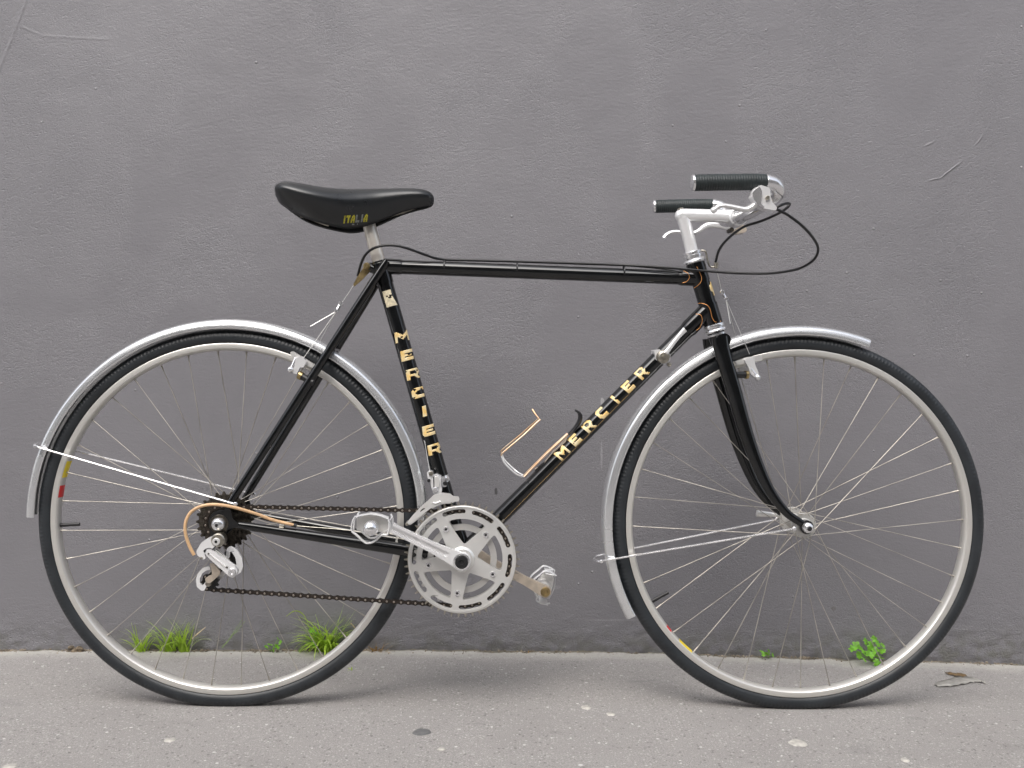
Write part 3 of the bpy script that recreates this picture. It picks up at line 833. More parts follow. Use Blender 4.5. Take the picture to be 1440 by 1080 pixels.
# levers
lv = MB()
hood = c2([(870, 206), (900, 214), (942, 226), (944, 285), (960, 335), (992, 366), (986, 390), (950, 387), (895, 376), (852, 350), (822, 315), (806, 280), (812, 240), (846, 222)])
lv.plate(hood, -.226, .020, 3)
lo = lv.build('brake_lever', 'white', bike, bevel=.003)
m_ = MB(); m_.tube([P(x, y, d) for (x, y), d in zip(c2([(850, 322), (815, 362), (765, 384), (705, 374), (640, 360), (600, 355), (566, 362), (540, 384)]), [-.214]*8)], [.0052, .0050, .0044, .0040, .0036, .0034, .0034, .0040], 14, r2=[.007, .007, .007, .0065, .006, .0055, .005, .005], smooth=5)
m_.ball(P(1003.8, 295.5, -.214), .0054, 14); m_.build('lever_blade', 'white', lo)
m_ = MB(); m_.plate(c2([(838, 232), (866, 216), (884, 250), (880, 300), (872, 338), (902, 366), (892, 376), (852, 350), (820, 305), (812, 262)]), -.2285, .004, 2); m_.build('lever_cheek', 'alu', lo, bevel=.0012)
m_ = MB(); m_.cyl(P(1079.5, 278, -.229), .0036, -.001, .006, 14); m_.build('pivot_bolt', 'steel', lo)
lv = MB()
lv.plate(c2([(650, 500), (700, 480), (760, 500), (775, 530), (765, 548), (700, 560), (670, 545), (640, 520)]), .200, .020, 2)
lf = lv.build('brake_lever', 'bronze', bike, bevel=.0015)
MB().tube([P(x, y, .205) for x, y in c2([(690, 520), (640, 512), (575, 496), (520, 492), (470, 506), (430, 535), (390, 552), (330, 548), (260, 545), (215, 552), (185, 572), (172, 592)])], [.005, .0065, .0075, .0070, .006, .005, .0042, .0040, .0038, .0038, .0040, .0044], 12, r2=.006, smooth=3).build('lever_blade', 'white', lf)
m_ = MB(); m_.tube([P(1036, 318, .203), P(1050, 305, .206), P(1062, 292, .208)], .006, 12); m_.build('lever_bracket', 'satin', lf)

# ---------------- cables
def cable(pts, r_, m_, name='cable_housing', seg_=10, parent=bike, sm=7):
    return MB().tube([P(*p) for p in pts], r_, seg_, smooth=sm).build(name, m_, parent)
cable([(1090, 293, -.215), (1098, 288.5, -.215), (1106, 286, -.205), (1110.5, 287, -.19), (1107, 292, -.165), (1094, 300.5, -.13), (1070, 311, -.09), (1046, 319, -.055), (1026, 333.5, -.03), (1012, 350, -.012), (1006, 369, -.006)], .0024, 'housing')
cable([(1091, 293.5, -.215), (1108, 302.5, -.215), (1129, 318.5, -.20), (1145, 337, -.17), (1150.5, 351, -.145), (1145, 364.5, -.12), (1129, 375.5, -.09), (1110, 381, -.07), (1080, 384.5, -.05), (1050, 384.5, -.035), (1017, 383, -.026), (980, 380, -.022),
       (940, 376.5, -.019), (900, 374, -.012), (860, 372.2, -.004), (730, 367.8, -.002), (660, 366, -.002), (620, 364.5, -.004), (597, 358, -.016), (578, 351, -.024), (560, 346, -.027), (543, 345, -.027), (527, 348.5, -.024), (515, 357, -.016), (508, 370, -.006), (503, 388, .0)], .0024, 'housing')
cable([(863, 372.3, -.002), (900, 375.0, -.006), (935, 378.5, -.010), (960, 383, -.012)], .0015, 'housing')
for x, y in ((625, 366), (727, 369.5), (877, 374.5)):
    MB().lathe([(.0130, -.0015), (.0135, -.001), (.0135, .001), (.0130, .0015)], P(x, y+9.6, 0), 28, axis=tt).build('cable_clip', 'plastic', bike)
# rear hanger and straddle
m_ = MB(); m_.plate(crop([(575, 605), (612, 612), (606, 640), (560, 690), (512, 732), (506, 722), (528, 680), (560, 630)], 4, 370, 220), -.010, .004, 1.0)
m_.plate(crop([(575, 605), (612, 612), (606, 640), (560, 690), (512, 732), (506, 722), (528, 680), (560, 630)], 4, 370, 220), .008, .003, 1.0)
hg = m_.build('cable_hanger', 'brass', bike, bevel=.0006)
m_ = MB(); m_.cyl(P(517.5, 375.5, 0), .0062, -.021, .021, 16); m_.cyl(P(517.5, 375.5, 0), .0036, -.023, -.019, 12); m_.build('seat_bolt', 'brass', bike)
m_ = MB(); m_.tube([P(530, 380, 0)+Vector((0, -.000, 0)), P(518, 375, 0)], .009, 14, r2=.013); m_.build('seat_lug_ear', 'black', fr_o)
def straddle(top, carrier, arm, tail, d_arm):
    a = P(*top); c_ = P(*carrier)
    MB().tube([a, c_], .0007, 6).build('brake_cable', 'cable', bike)
    m_ = MB(); m_.cyl(c_, .0044, -.006, .004, 14); m_.tube([c_+Vector((0, .0, .003)), c_+(P(*tail[0])-c_)*1.0], .0028, 8); m_.cyl(P(*tail[0])+Vector((0, 0, .001)), .0035, -.004, .003, 12)
    m_.build('straddle_carrier', 'alu', bike)
    for s_ in (-1, 1):
        e_ = P(*arm); e_ = Vector((e_.x, s_*abs(e_.y), e_.z))
        MB().tube([P(*tail[0]), e_], .0006, 6).build('straddle_cable', 'cable', bike)
    MB().tube([P(*tail[0]), P(*tail[1])], .0010, 6).build('cable_tail', 'satin', bike)
straddle((499, 399, 0), (480, 427, 0), (424.5, 507, -.034), ((473, 438, -.004), (436.5, 459, -.02)), .03)
straddle((1006.5, 373.6, -.004), (1015, 411, 0), (1054, 498, -.034), ((1021, 421, -.004), (1027, 455, -.012)), .03)
# brakes
def brake(pad, arm, ball_, ring_, boss, sgn, name='cantilever_brake'):
    root = MB()
    m_ = root
    m_.plate(arm, -.040, .010, 1.2)
    o = m_.build(name, 'white', bike, bevel=.0008)
    MB().plate(pad, -.030, .012, .8).build('brake_pad_holder', 'satin', o)
    m_ = MB(); m_.ball(P(ball_[0], ball_[1], -.040), .0058, 14); m_.tube([P(ball_[0], ball_[1], -.040), P(arm[0][0], arm[0][1], -.036)], .0024, 8); m_.build('arm_nut', 'alu', o)
    b0 = P(*boss, -.030); r0 = P(*ring_, -.036)
    m_ = MB(); m_.tube([P(ring_[0], ring_[1], -.036), P(ring_[0]+(boss[0]-ring_[0])*.35, ring_[1]+(boss[1]-ring_[1])*.35, -.037)], [.0075, .0075], 18); m_.build('spring_collar', 'brass', o)
    m_ = MB(); m_.tube([P(ring_[0], ring_[1], -.036), P(boss[0], boss[1], -.038), P(boss[0]+(boss[0]-ring_[0])*.6, boss[1]+(boss[1]-ring_[1])*.6, -.040)], .0062, 18); m_.build('brake_boss', 'plastic', o)
    # far side arm
    m2_ = MB(); m2_.prism([[Vector((p.x, .030, p.z)) for p in [P(x, y, -.040) for x, y in round_poly(arm, 1.2)]]], .010); m2_.build('far_brake_arm', 'white', o)
c4 = lambda pts: crop(pts, 5.143, 380, 400)
brake(c4([(145, 490), (160, 483), (335, 588), (322, 610), (200, 560), (150, 515)]), c4([(185, 530), (235, 520), (262, 560), (240, 600), (215, 600), (190, 650), (160, 640), (175, 585)]), (408.5, 520), (420.5, 527), (433, 534), 1)
brake(c3([(628, 462), (690, 440), (762, 430), (764, 456), (700, 468), (635, 478)]), c3([(672, 452), (722, 440), (728, 480), (745, 520), (735, 550), (705, 525), (690, 485)]), (1065.5, 531), (1051.5, 527), (1041, 527), 1)

# ---------------- mudguards
def fender(center, a0, a1, seg_n, name):
    m_ = MB(); prof = []
    R0, hw = .3450, .0205
    ang = np.linspace(-1, 1, 23)
    outer = []
    for t in ang:
        y = hw*np.sin(t*pi/2)*1.0
        r_ = R0+.0165*(1-abs(t)**2.6)**.72 if abs(t) < 1 else R0
        # shallow flutes pressed along the crown
        outer.append((float(r_), float(y)))
    outer = [(R0-.0004, -hw-.0012), (R0+.0010, -hw-.0016)]+outer[1:-1]+[(R0+.0010, hw+.0016), (R0-.0004, hw+.0012)]
    inner = [(r_-.0012, y*.93) for r_, y in reversed(outer)]
    m_.lathe(outer+inner, center, seg_n, closed=True, a0=a0, a1=a1)
    return m_.build(name, 'fender', bike)
fr1 = fender(RA, radians(-6), radians(179.2), 150, 'mudguard')
ff1 = fender(FA, radians(69.0), radians(208.6), 110, 'mudguard')
fr1['label'] = 'rear mudguard'; ff1['label'] = 'front mudguard'
def fstay(center, mg, p_g, p_h, d_h, parent, bothp=None):
    for s_ in (-1, 1):
        g0 = P(p_g[0], p_g[1], -.026); h0 = P(p_h[0], p_h[1], d_h)
        if s_ > 0: g0 = Vector((g0.x, .026, g0.z)); h0 = Vector((h0.x, -d_h, h0.z))
        m_ = MB(); m_.tube([g0, h0], .0019, 8)
        m_.ball(h0, .0042, 10, sy=.7); m_.build('mudguard_stay', 'alu', parent)
    # hoop across the guard
    g0 = P(p_g[0], p_g[1], -.026); out = (g0-Vector((center.x, g0.y, center.z))).normalized()
    m_ = MB(); m_.tube([g0, g0+out*.010+Vector((0, .004, 0)), g0+out*.014+Vector((0, .026, 0)), g0+out*.010+Vector((0, .048, 0)), g0+Vector((0, .052, 0))], .0019, 8, smooth=5)
    m_.cyl(g0+out*.004+Vector((0, -.003, .0)), .0032, -.002, .002, 10); m_.build('stay_hoop', 'alu', parent)
fstay(RA, fr1, (54, 629), (331, 709), -.067, fr1)
fstay(FA, ff1, (848.5, 788.5), (1117, 743.5), -.054, ff1)
# fixing of the far front dropout: quick release lever, nuts
hubm = MB(); hubm.lathe([(1e-6, -.012), (.004, -.0115), (.0052, -.008), (.0086, -.006), (.0096, -.002), (.0092, .004), (1e-6, .004)], (0, -.056, 0), 24); hubm.build('skewer_nut', 'alu', wf_)
MB().cyl((0, -.0685, 0), .0042, -.001, .003, 12).build('axle_end', 'plastic', wf_)
hubm = MB(); hubm.cyl((0, .058, 0), .009, -.006, .008, 20)
lp = P(1064, 722, .075)-FA; lq = Vector((0, .066, 0))
hubm.tube([lq, lq+(lp-lq)*.35+Vector((0, .012, 0)), lp], [.005, .0042, .0062], 12, r2=[.004, .003, .003], smooth=4); hubm.build('skewer_lever', 'satin', wf_)
hubm = MB(); hubm.lathe([(1e-6, -.013), (.0035, -.0125), (.0035, -.010), (.0065, -.0098), (.0108, -.006), (.0118, -.001), (.0112, .004), (1e-6, .004)], (0, -.070, 0), 24); hubm.build('skewer_nut', 'alu', wr)
hubm = MB(); hubm.cyl((0, -.0835, 0), .0028, -.001, .003, 10); hubm.build('axle_end', 'plastic', wr)
hubm = MB(); hubm.cyl((0, -.069, 0), .0165, .0005, .007, 24); hubm.build('axle_washer', 'dsteel', wr)

# ---------------- crankset
def toothed(r_root, r_tip, n_, ph=0, wd=.34):
    out = []
    for k in range(n_):
        a = 2*pi*(k)/n_+ph; s_ = 2*pi/n_
        for q, rr in ((-.5, r_root), (-wd, r_root), (-wd*.4, r_tip), (wd*.4, r_tip), (wd, r_root)):
            out.append((rr*cos(a+q*s_), rr*sin(a+q*s_)))
    return out
def arc_slot(rm, hw_, a0, a1, n_=10):
    out = [((rm+hw_)*cos(a0+(a1-a0)*k/n_), (rm+hw_)*sin(a0+(a1-a0)*k/n_)) for k in range(n_+1)]
    c1 = (rm*cos(a1), rm*sin(a1)); c0 = (rm*cos(a0), rm*sin(a0))
    for k in range(1, 6):
        t = a1+pi*k/6; out.append((c1[0]+hw_*cos(t), c1[1]+hw_*sin(t)))
    out += [((rm-hw_)*cos(a1-(a1-a0)*k/n_), (rm-hw_)*sin(a1-(a1-a0)*k/n_)) for k in range(n_+1)]
    for k in range(1, 6):
        t = a0+pi+pi*k/6; out.append((c0[0]+hw_*cos(t), c0[1]+hw_*sin(t)))
    return out
def circ(c_, r_, n_=14, cw=False): return [(c_[0]+r_*cos(2*pi*k/n_), c_[1]+r_*sin(2*pi*k/n_)) for k in range(n_)]
A5 = [radians(118-72*k) for k in range(5)]
crank = empty('crankset', BB, bike)
holes = []
for a in A5:
    mid = a-radians(36)
    for o_ in (-18, 18): holes.append(arc_slot(.0853, .0040, mid+radians(o_)-radians(11.5), mid+radians(o_)+radians(11.5)))
    out = [(.0265*cos(mid), .0265*sin(mid))]
    w_ = radians(27.3)
    ar = [(.0722*cos(mid-w_+2*w_*k/8), .0722*sin(mid-w_+2*w_*k/8)) for k in range(9)]
    s0 = (.0600*cos(mid-w_*.93), .0600*sin(mid-w_*.93)); s1 = (.0600*cos(mid+w_*.93), .0600*sin(mid+w_*.93))
    holes.append(round_poly([out[0], s0]+ar+[s1], .0045, 4))
DR = -.0475                                   # front face of the big ring
m_ = MB(); m_.prism([circ((0, 0), .0960, 120)]+holes, .0032, origin=(0, DR, 0)); cr_o = m_.build('chainring', 'ring', crank, bevel=.0004)
MB().prism([toothed(.0968, .1032, 50, 0, .17), list(reversed(circ((0, 0), .0925, 60)))], .0018, origin=(0, DR+.0009, 0)).build('chainring_teeth', 'steel', crank, flat=True)
MB().lathe([(.0918, DR-.0002), (.0918, DR-.0008), (.0940, DR-.0008), (.0950, DR-.0002)], seg=96).build('chainring_rim', 'ring', crank)
holes2 = []
for a in A5:
    mid = a-radians(36)
    holes2.append(arc_slot(.0668, .0050, mid-radians(22), mid+radians(22)))
holes2.append(list(reversed(circ((0, 0), .0508, 60))))
m_ = MB(); m_.prism([toothed(.0822, .0868, 42)]+holes2, .0028, origin=(0, DR+.0085, 0)); m_.build('chainring', 'inring', crank, bevel=.0003, label='smaller inner chainring in duller alloy')
for a in A5:
    c_ = Vector((.0606*cos(a), 0, .0606*sin(a)))
    m_ = MB(); m_.lathe([(.0020, DR-.0012), (.0026, DR-.0022), (.0048, DR-.0020), (.0052, DR-.0004), (.0052, DR+.012)], c_, 18); bo_ = m_.build('chainring_bolt', 'alu', crank); MB().lathe([(1e-6, DR-.0006), (.0026, DR-.0006)], c_, 6).build('bolt_socket', 'plastic', bo_)
# spider boss under the crank
m_ = MB(); m_.lathe([(1e-6, DR-.004), (.019, DR-.0035), (.0225, DR-.0005), (.0225, DR+.001)], seg=40); m_.build('crank_boss', 'ring', crank)
# arms
eyeN = P(529.5, 732.5, -.088)-BB; eyeF = P(766.5, 830.5, .086)-BB
def arm(eye, ysp, side, mname):
    d_ = Vector((eye.x, 0, eye.z)); L = d_.length; d_.normalize(); pr = Vector((-d_.z, 0, d_.x))
    if pr.z < 0: pr = -pr
    o_ = []
    for k in range(13):
        t = pi*.5+pi*k/12; o_.append((0+.0152*cos(t), .0152*sin(t)))
    pts = [(cos(t), sin(t)) for t in np.linspace(radians(62), radians(298), 15)]
    big_ = [(p[0]*.0165, p[1]*.0165) for p in pts]
    pts = [(cos(t), sin(t)) for t in np.linspace(radians(-105), radians(105), 13)]
    sm_ = [(L+p[0]*.0115, p[1]*.0115) for p in pts]
    out = big_+[(.028, -.0118), (.060, -.0092), (L*.75, -.0082)]+sm_+[(L*.75, .0082), (.060, .0092), (.028, .0118)]
    y_a, y_b = ysp, eye.y
    m_ = MB()
    loops = [out]
    def mp(lp, off):
        return [d_*p[0]+pr*p[1]+Vector((0, y_a+(y_b-y_a)*max(0, min(1, p[0]/L))+off, 0)) for p in lp]
    if side < 0:
        sl_ = round_poly([(.027, -.0050), (L*.6, -.0040), (L-.020, -.0036), (L-.020, .0036), (L*.6, .0040), (.027, .0050)], .0035, 4)
        m_.prism([mp(out, 0), mp(sl_, 0)], .0062); m_.prism([mp([(q[0], q[1]*.97) for q in out], .0060)], .0055)
    else: m_.prism([mp(out, 0)], -.011)
    return m_, d_, pr, L, mp
m_, d_, pr, L, mp = arm(eyeN, -.0685, -1, '')
armN = m_.build('crank_arm', 'white', crank, bevel=.0011, label='near crank arm')
m_ = MB(); m_.lathe([(1e-6, -.0715), (.0035, -.0715), (.0045, -.0735), (.0098, -.0735), (.0108, -.072), (.0108, -.066)], (0, 0, 0), 28); m_.build('crank_bolt', 'plastic', armN)
m_ = MB(); m_.lathe([(.0110, -.0700), (.0118, -.0722), (.0150, -.0712), (.0160, -.066)], (0, 0, 0), 32); m_.build('crank_collar', 'alu', armN)
m_, d2_, pr2, L2_, mp2 = arm(eyeF, .0685, 1, '')
armF = m_.build('crank_arm', 'bronze', crank, bevel=.0022, label='far crank arm, tarnished')
m_ = MB(); m_.lathe([(.004, -.001), (.0045, -.002), (.0085, -.002), (.0095, -.0005), (.0095, .004)], Vector((eyeF.x, eyeF.y-.011, eyeF.z)), 22); m_.lathe([(1e-6, -.0006), (.0045, -.0006)], Vector((eyeF.x, eyeF.y-.011, eyeF.z)), 12); m_.build('pedal_axle_end', 'brass', armF)
MB().cyl((0, 0, 0), .0085, -.064, .066, 20).build('axle', 'dsteel', crank)

# pedals
def pedal(eye, side, tilt):
    c_ = BB+Vector((eye.x, eye.y, eye.z)); s_ = side
    p_ = empty('pedal', c_, bike); p_.rotation_euler = (0, tilt, 0)
    y0, y1 = s_*.006, s_*.080
    m_ = MB(); m_.lathe([(1e-6, y0-s_*.004), (.0075, y0-s_*.004), (.0085, y0), (.0085, y0+s_*.004), (.0125, y0+s_*.010), (.0115, y0+s_*.03), (.0105, y1-s_*.02), (.0125, y1-s_*.012), (.0125, y1-s_*.004), (1e-6, y1-s_*.004)], (0, 0, 0), 24)
    m_.build('pedal_body', 'satin', p_)
    m_ = MB(); m_.lathe([(.0128, y1-s_*.004), (.0126, y1+s_*.001), (.0105, y1+s_*.006), (.006, y1+s_*.0095), (.003, y1+s_*.011), (1e-6, y1+s_*.011)], (0, 0, 0), 24); m_.build('dust_cap', 'alu', p_)
    # side cage: bent strip round the body, front and rear, with pointed lower lip
    prof = [(-.0275, .0175), (-.0315, .008), (-.0325, -.006), (-.024, -.0135), (-.012, -.0235), (-.004, -.0262), (.006, -.0225), (.018, -.0115), (.0275, -.0095), (.0300, .006), (.0265, .0165)]
    for yy, wdt in ((y1-s_*.010, .011), (y0+s_*.016, .008)):
        pts = [Vector((x, yy, z)) for x, z in prof]
        m_ = MB(); m_.tube(pts, .0019, 8, r2=wdt*.5, smooth=4)
        m_.build('pedal_cage', 'white', p_, ang=60)
    for q in (-1, 1):
        x0 = q*.029
        m_ = MB(); m_.tube([(x0, y0+s_*.014, .006), (x0, y1-s_*.010, .006)], .0042, 8, r2=.0012) if False else m_.box((x0, (y0+y1)/2, .004), (.0009, .031, .0085))
        m_.build('cage_plate', 'white', p_, bevel=.0004)
    m_ = MB(); m_.prism([round_poly([(-.0265, -.006), (-.022, -.0085), (.022, -.0085), (.0265, -.004), (.0260, .013), (.012, .0185), (-.012, .0185), (-.0262, .013)], .003)], .0022, origin=(0, y1-s_*.020, 0)); m_.build('end_plate', 'satin', p_, bevel=.0004)
    # arched bridge over the body
    m_ = MB(); m_.tube([Vector((-.0265, y1-s_*.016, .0165)), Vector((-.012, y1-s_*.016, .0205)), Vector((0, y1-s_*.016, .0225)), Vector((.013, y1-s_*.016, .0205)), Vector((.0265, y1-s_*.016, .0165))], .0012, 8, r2=.012, smooth=4); m_.build('cage_bridge', 'white', p_, ang=60)
    return p_
pn = pedal(eyeN, -1, 0.05); pf = pedal(eyeF, 1, pi*.5+.2)

# ---------------- freewheel, chain
fwc = (0, 0, 0)
fwd_ = [(14, -.0500), (16, -.0445), (18, -.0390), (21, -.0335), (24, -.0280)]
for nt_, y in fwd_:
    rp_ = .0127/2/sin(pi/nt_)
    m_ = MB(); m_.prism([toothed(rp_-.0022, rp_+.0032, nt_, .1*nt_, .30), list(reversed(circ((0, 0), .0135, 20)))], .0020, origin=(0, y, 0)); m_.build('sprocket', 'dsteel', wr, flat=True)
m_ = MB(); m_.lathe([(.010, -.055), (.0215, -.055), (.0225, -.053), (.0225, -.026), (.010, -.026)], (0, 0, 0), 36); m_.build('freewheel_body', 'plastic', wr)
CHY = -.0490
def loc(c_, r_, a): return Vector((c_.x+r_*cos(radians(a)), 0, c_.z+r_*sin(radians(a))))
r14 = .0127/2/sin(pi/14)
cR = BB; rR = .0127/2/sin(pi/42)
UP = P(322.6, 786.3, -.05); LP = P(296.5, 818.0, -.05); rP = .0140
path = []
for a in range(88, 272, 8): path.append(loc(RA, r14, a))           # round the back of the sprocket: top to bottom
path += [loc(UP, rP, 40), loc(UP, rP, 15), loc(UP, rP, -10), loc(UP, rP, -35)]
path += [loc(LP, rP, 150), loc(LP, rP, 175), loc(LP, rP, 200), loc(LP, rP, 225), loc(LP, rP, 250), loc(LP, rP, 268)]
for a in range(267, 460, 6): path.append(loc(cR, rR, a))
path.append(loc(RA, r14, 88))
# resample to whole links
seglen = [(path[i+1]-path[i]).length for i in range(len(path)-1)]; tot = sum(seglen)
NL = int(round(tot/.0127)); NL += NL % 2; pitch = tot/NL
def atlen(s_):
    s_ %= tot
    for i, l in enumerate(seglen):
        if s_ <= l: return path[i]+(path[i+1]-path[i])*(s_/l)
        s_ -= l
    return path[-1]
pinsp = [atlen(i*pitch) for i in range(NL)]
def chy(x):                                      # chain line drifts between sprocket and ring
    t = max(0, min(1, (x-RA.x)/(BB.x-RA.x))); return CHY*(1-t)+(DR+.0099)*t
def link_mesh(outer):
    m_ = MB(); h_ = .0127/2
    hh_ = .0042 if outer else .0038
    o_ = []
    for k in range(9): t = -pi/2+pi*k/8; o_.append((h_+hh_*cos(t), hh_*sin(t)))
    o_.append((0, hh_*.62))
    for k in range(9): t = pi/2+pi*k/8; o_.append((-h_+hh_*cos(t), hh_*sin(t)))
    o_.append((0, -hh_*.62))
    for y0 in ((-.0034, .0024) if outer else (-.0024, .0014)): m_.prism([o_], .0010, origin=(0, y0, 0))
    for x in (-h_, h_):
        if not outer: m_.cyl((x, 0, 0), .0038, -.0014, .0014, 10)
    me_ = m_.mesh('chain_link', 'chain')
    if outer:
        me_.materials.append(M['pin']); k0 = len(me_.polygons)
        mm = MB(); mm.v = list(m_.v); mm.f = list(m_.f); nf = len(mm.f)
        for x in (-h_, h_): mm.cyl((x, 0, 0), .0019, -.0040, .0040, 10)
        me_ = mm.mesh('chain_link', 'chain'); me_.materials.append(M['pin'])
        for i in range(nf, len(me_.polygons)): me_.polygons[i].material_index = 1
    return me_
lm = [link_mesh(True), link_mesh(False)]
chain = empty('chain', (0, 0, 0), bike)
for i in range(NL):
    a = pinsp[i]; b_ = pinsp[(i+1) % NL]; c_ = (a+b_)/2; d = b_-a
    o = link(bpy.data.objects.new('chain_link', lm[i % 2]), chain); o.location = (c_.x, chy(c_.x), c_.z); o.rotation_euler = (0, -atan2(d.z, d.x), 0)

# ---------------- rear derailleur
c7 = lambda pts: crop(pts, 6.75, 250, 690)
rd = MB(); rd.plate(c7([(335, 430), (270, 460), (222, 495), (175, 575), (183, 612), (240, 658), (268, 640), (252, 600), (300, 560), (345, 545), (385, 500), (380, 440)]), -.088, .016, 2)
rdo = rd.build('rear_derailleur', 'white', bike, bevel=.002)
m_ = MB(); m_.plate(c7([(268, 566), (300, 560), (340, 580), (540, 712), (568, 765), (556, 800), (520, 832), (485, 812), (440, 772), (285, 632), (258, 600)]), -.094, .007, 2); m_.build('parallel_link', 'white', rdo, bevel=.0015)
m_ = MB(); m_.tube([P(*c7([(300, 600)])[0], -.0945), P(*c7([(455, 722)])[0], -.0945)], .0016, 8); m_.build('link_groove', 'satin', rdo)
m_ = MB(); m_.plate(c7([(330, 560), (365, 560), (475, 650), (500, 690), (470, 690), (340, 590)]), -.084, .006, 1); m_.build('parallel_link', 'satin', rdo, bevel=.0008)
for (x, y), r_, m__ in (((306, 760), .0118, 'steel'), ((303.6, 762), .0066, 'satin')):
    m_ = MB(); dd_ = -.090 if r_ > .01 else -.093
    m_.cyl(P(x, y, dd_), r_, 0, .020, 22); m_.build('mounting_bolt', m__, rdo)
m_ = MB(); m_.lathe([(.0024, 0), (.003, -.0015), (.0062, -.0015), (.0070, 0), (.0070, .018)], P(326, 805, -.096), 20); m_.lathe([(1e-6, .0005), (.0024, .0005)], P(326, 805, -.096), 10); m_.build('pivot_bolt', 'alu', rdo)
MB().cyl(P(303.6, 762, -.0935), .0026, 0, .002, 10).build('bolt_socket', 'plastic', rdo)
m_ = MB(); m_.plate(c7([(468, 545), (500, 524), (560, 560), (608, 640), (618, 720), (596, 780), (560, 800), (535, 760), (556, 700), (548, 640), (512, 582), (496, 580), (490, 640), (452, 640)]), -.066, .004, 2); m_.build('cage_plate', 'white', rdo, bevel=.001)
m_ = MB(); m_.plate(c7([(300, 714), (235, 735), (188, 790), (170, 850), (182, 915), (220, 948), (250, 950), (285, 885), (262, 865), (238, 900), (212, 880), (208, 840), (232, 785), (270, 758), (310, 750)]), -.066, .004, 1.5); m_.build('cage_plate', 'white', rdo, bevel=.001)
m_ = MB(); m_.plate(c7([(300, 690), (335, 690), (400, 760), (400, 800), (350, 840), (330, 860), (300, 880), (265, 870), (258, 835), (290, 810), (325, 800), (318, 740)]), -.070, .004, 1.5); m_.build('cage_bracket', 'bronze', rdo, bevel=.0008)
for (x, y), r__, m__, d__ in (((288, 775), .0026, 'plastic', -.0895), ((293, 779), .0016, 'dsteel', -.0955), ((319, 798), .0016, 'dsteel', -.0955), ((283, 785), .0022, 'steel', -.0895), ((312, 766), .0022, 'dsteel', -.0885)):
    m_ = MB(); m_.cyl(P(x, y, d__), r__, 0, .006, 12); m_.build('adjusting_screw', m__, rdo)
m_ = MB(); m_.tube([P(*p, -.0885) for p in c7([(262, 556), (300, 548), (336, 552), (372, 512)])], .0009, 8, smooth=3); m_.build('link_gap_shade', 'plastic', rdo)  # black strip laid on for the shade between body and link
# inner cage plate and pulleys
m_ = MB(); u0 = Vector((UP.x, 0, UP.z)); l0 = Vector((LP.x, 0, LP.z)); dv = (u0-l0).normalized(); pv = Vector((-dv.z, 0, dv.x))
lp_ = [u0+(dv*cos(t)+pv*sin(t))*.011 for t in np.linspace(-pi/2, pi/2, 9)]+[l0-(dv*cos(t)+pv*sin(t))*.010 for t in np.linspace(-pi/2, pi/2, 9)]
m_.prism([[Vector((p.x, -.0425, p.z)) for p in lp_]], .0018); m_.build('cage_plate', 'satin', rdo)
for c_ in (u0, l0):
    m_ = MB(); m_.prism([toothed(.0118, .0152, 10, .2, .3)], .006, origin=(c_.x, -.053, c_.z)); m_.build('jockey_wheel', 'plastic', rdo, flat=True)
    m_ = MB(); m_.cyl(Vector((c_.x, -.064, c_.z)), .0052, -.004, .012, 16); m_.build('jockey_bolt', 'steel', rdo)
# tan housing loop
cable([(273, 780.5, -.082), (266.5, 768, -.084), (261, 751, -.085), (261, 735, -.085), (267.5, 721.5, -.084), (280, 713, -.082), (297, 709.5, -.080), (316, 710.8, -.078), (335, 715, -.074), (360, 722.5, -.068), (385, 731.5, -.062), (413, 738.3, -.056)], .0029, 'tan', sm=6)
m_ = MB(); m_.tube([P(410, 737.8, -.0555), P(417, 739.5, -.055)], .0036, 12); m_.build('housing_ferrule', 'plastic', bike)
MB().lathe([(.0105, -.004), (.0125, -.004), (.0125, .004), (.0105, .004)], P(396, 744, -.045), 20, axis=(1, .1, -.16)).build('housing_stop', 'steel', bike)
cable([(417, 739.5, -.055), (500, 747, -.048), (600, 766, -.036), (640, 790, -.02)], .0006, 'steel', 'shift_cable', 6)

# ---------------- front derailleur
c8 = lambda pts: crop(pts, 9.82, 570, 640)
m_ = MB(); m_.plate(c8([(296, 240), (330, 222), (372, 240), (378, 285), (430, 275), (490, 300), (488, 420), (505, 470), (500, 520), (440, 545), (385, 530), (358, 440), (345, 370), (310, 330)]), -.044, .026, 1.2)
fd = m_.build('front_derailleur', 'white', bike, bevel=.002)
m_ = MB(); pc = P(614, 676, 0); sc0 = (pc-BB).dot(up); m_.lathe([(.0146, -.006), (.0162, -.006), (.0162, .006), (.0146, .006)], BB+up*sc0, 32, axis=up); m_.build('clamp_band', 'alu', fd)
m_ = MB(); m_.plate(c8([(490, 330), (600, 308), (615, 335), (560, 370), (570, 430), (540, 445), (500, 430)]), -.024, .022, 1); m_.build('clamp_ear', 'alu', fd, bevel=.001)
m_ = MB(); m_.plate(c8([(395, 545), (515, 518), (620, 532), (660, 565), (735, 572), (748, 610), (735, 640), (640, 648), (530, 655), (440, 680), (350, 735), (200, 850), (70, 945), (20, 960), (30, 920), (110, 820), (230, 700), (330, 610)]), -.0560, .0012, 1.2,
         holes=[c8([(340, 655), (300, 720), (200, 790), (215, 760)])]); m_.build('cage_plate', 'satin', fd, bevel=.0005)
m_ = MB(); m_.plate(c8([(395, 555), (515, 528), (620, 545), (745, 610), (640, 668), (530, 675), (440, 700), (350, 755), (200, 870), (70, 965), (20, 970), (110, 840), (230, 720)]), -.0300, .0012, 1.2); m_.build('cage_plate', 'satin', fd, bevel=.0005)
m_ = MB(); m_.cyl(P(572, 737.5, -.057), .0028, 0, .028, 12); m_.build('cage_pin', 'steel', fd)
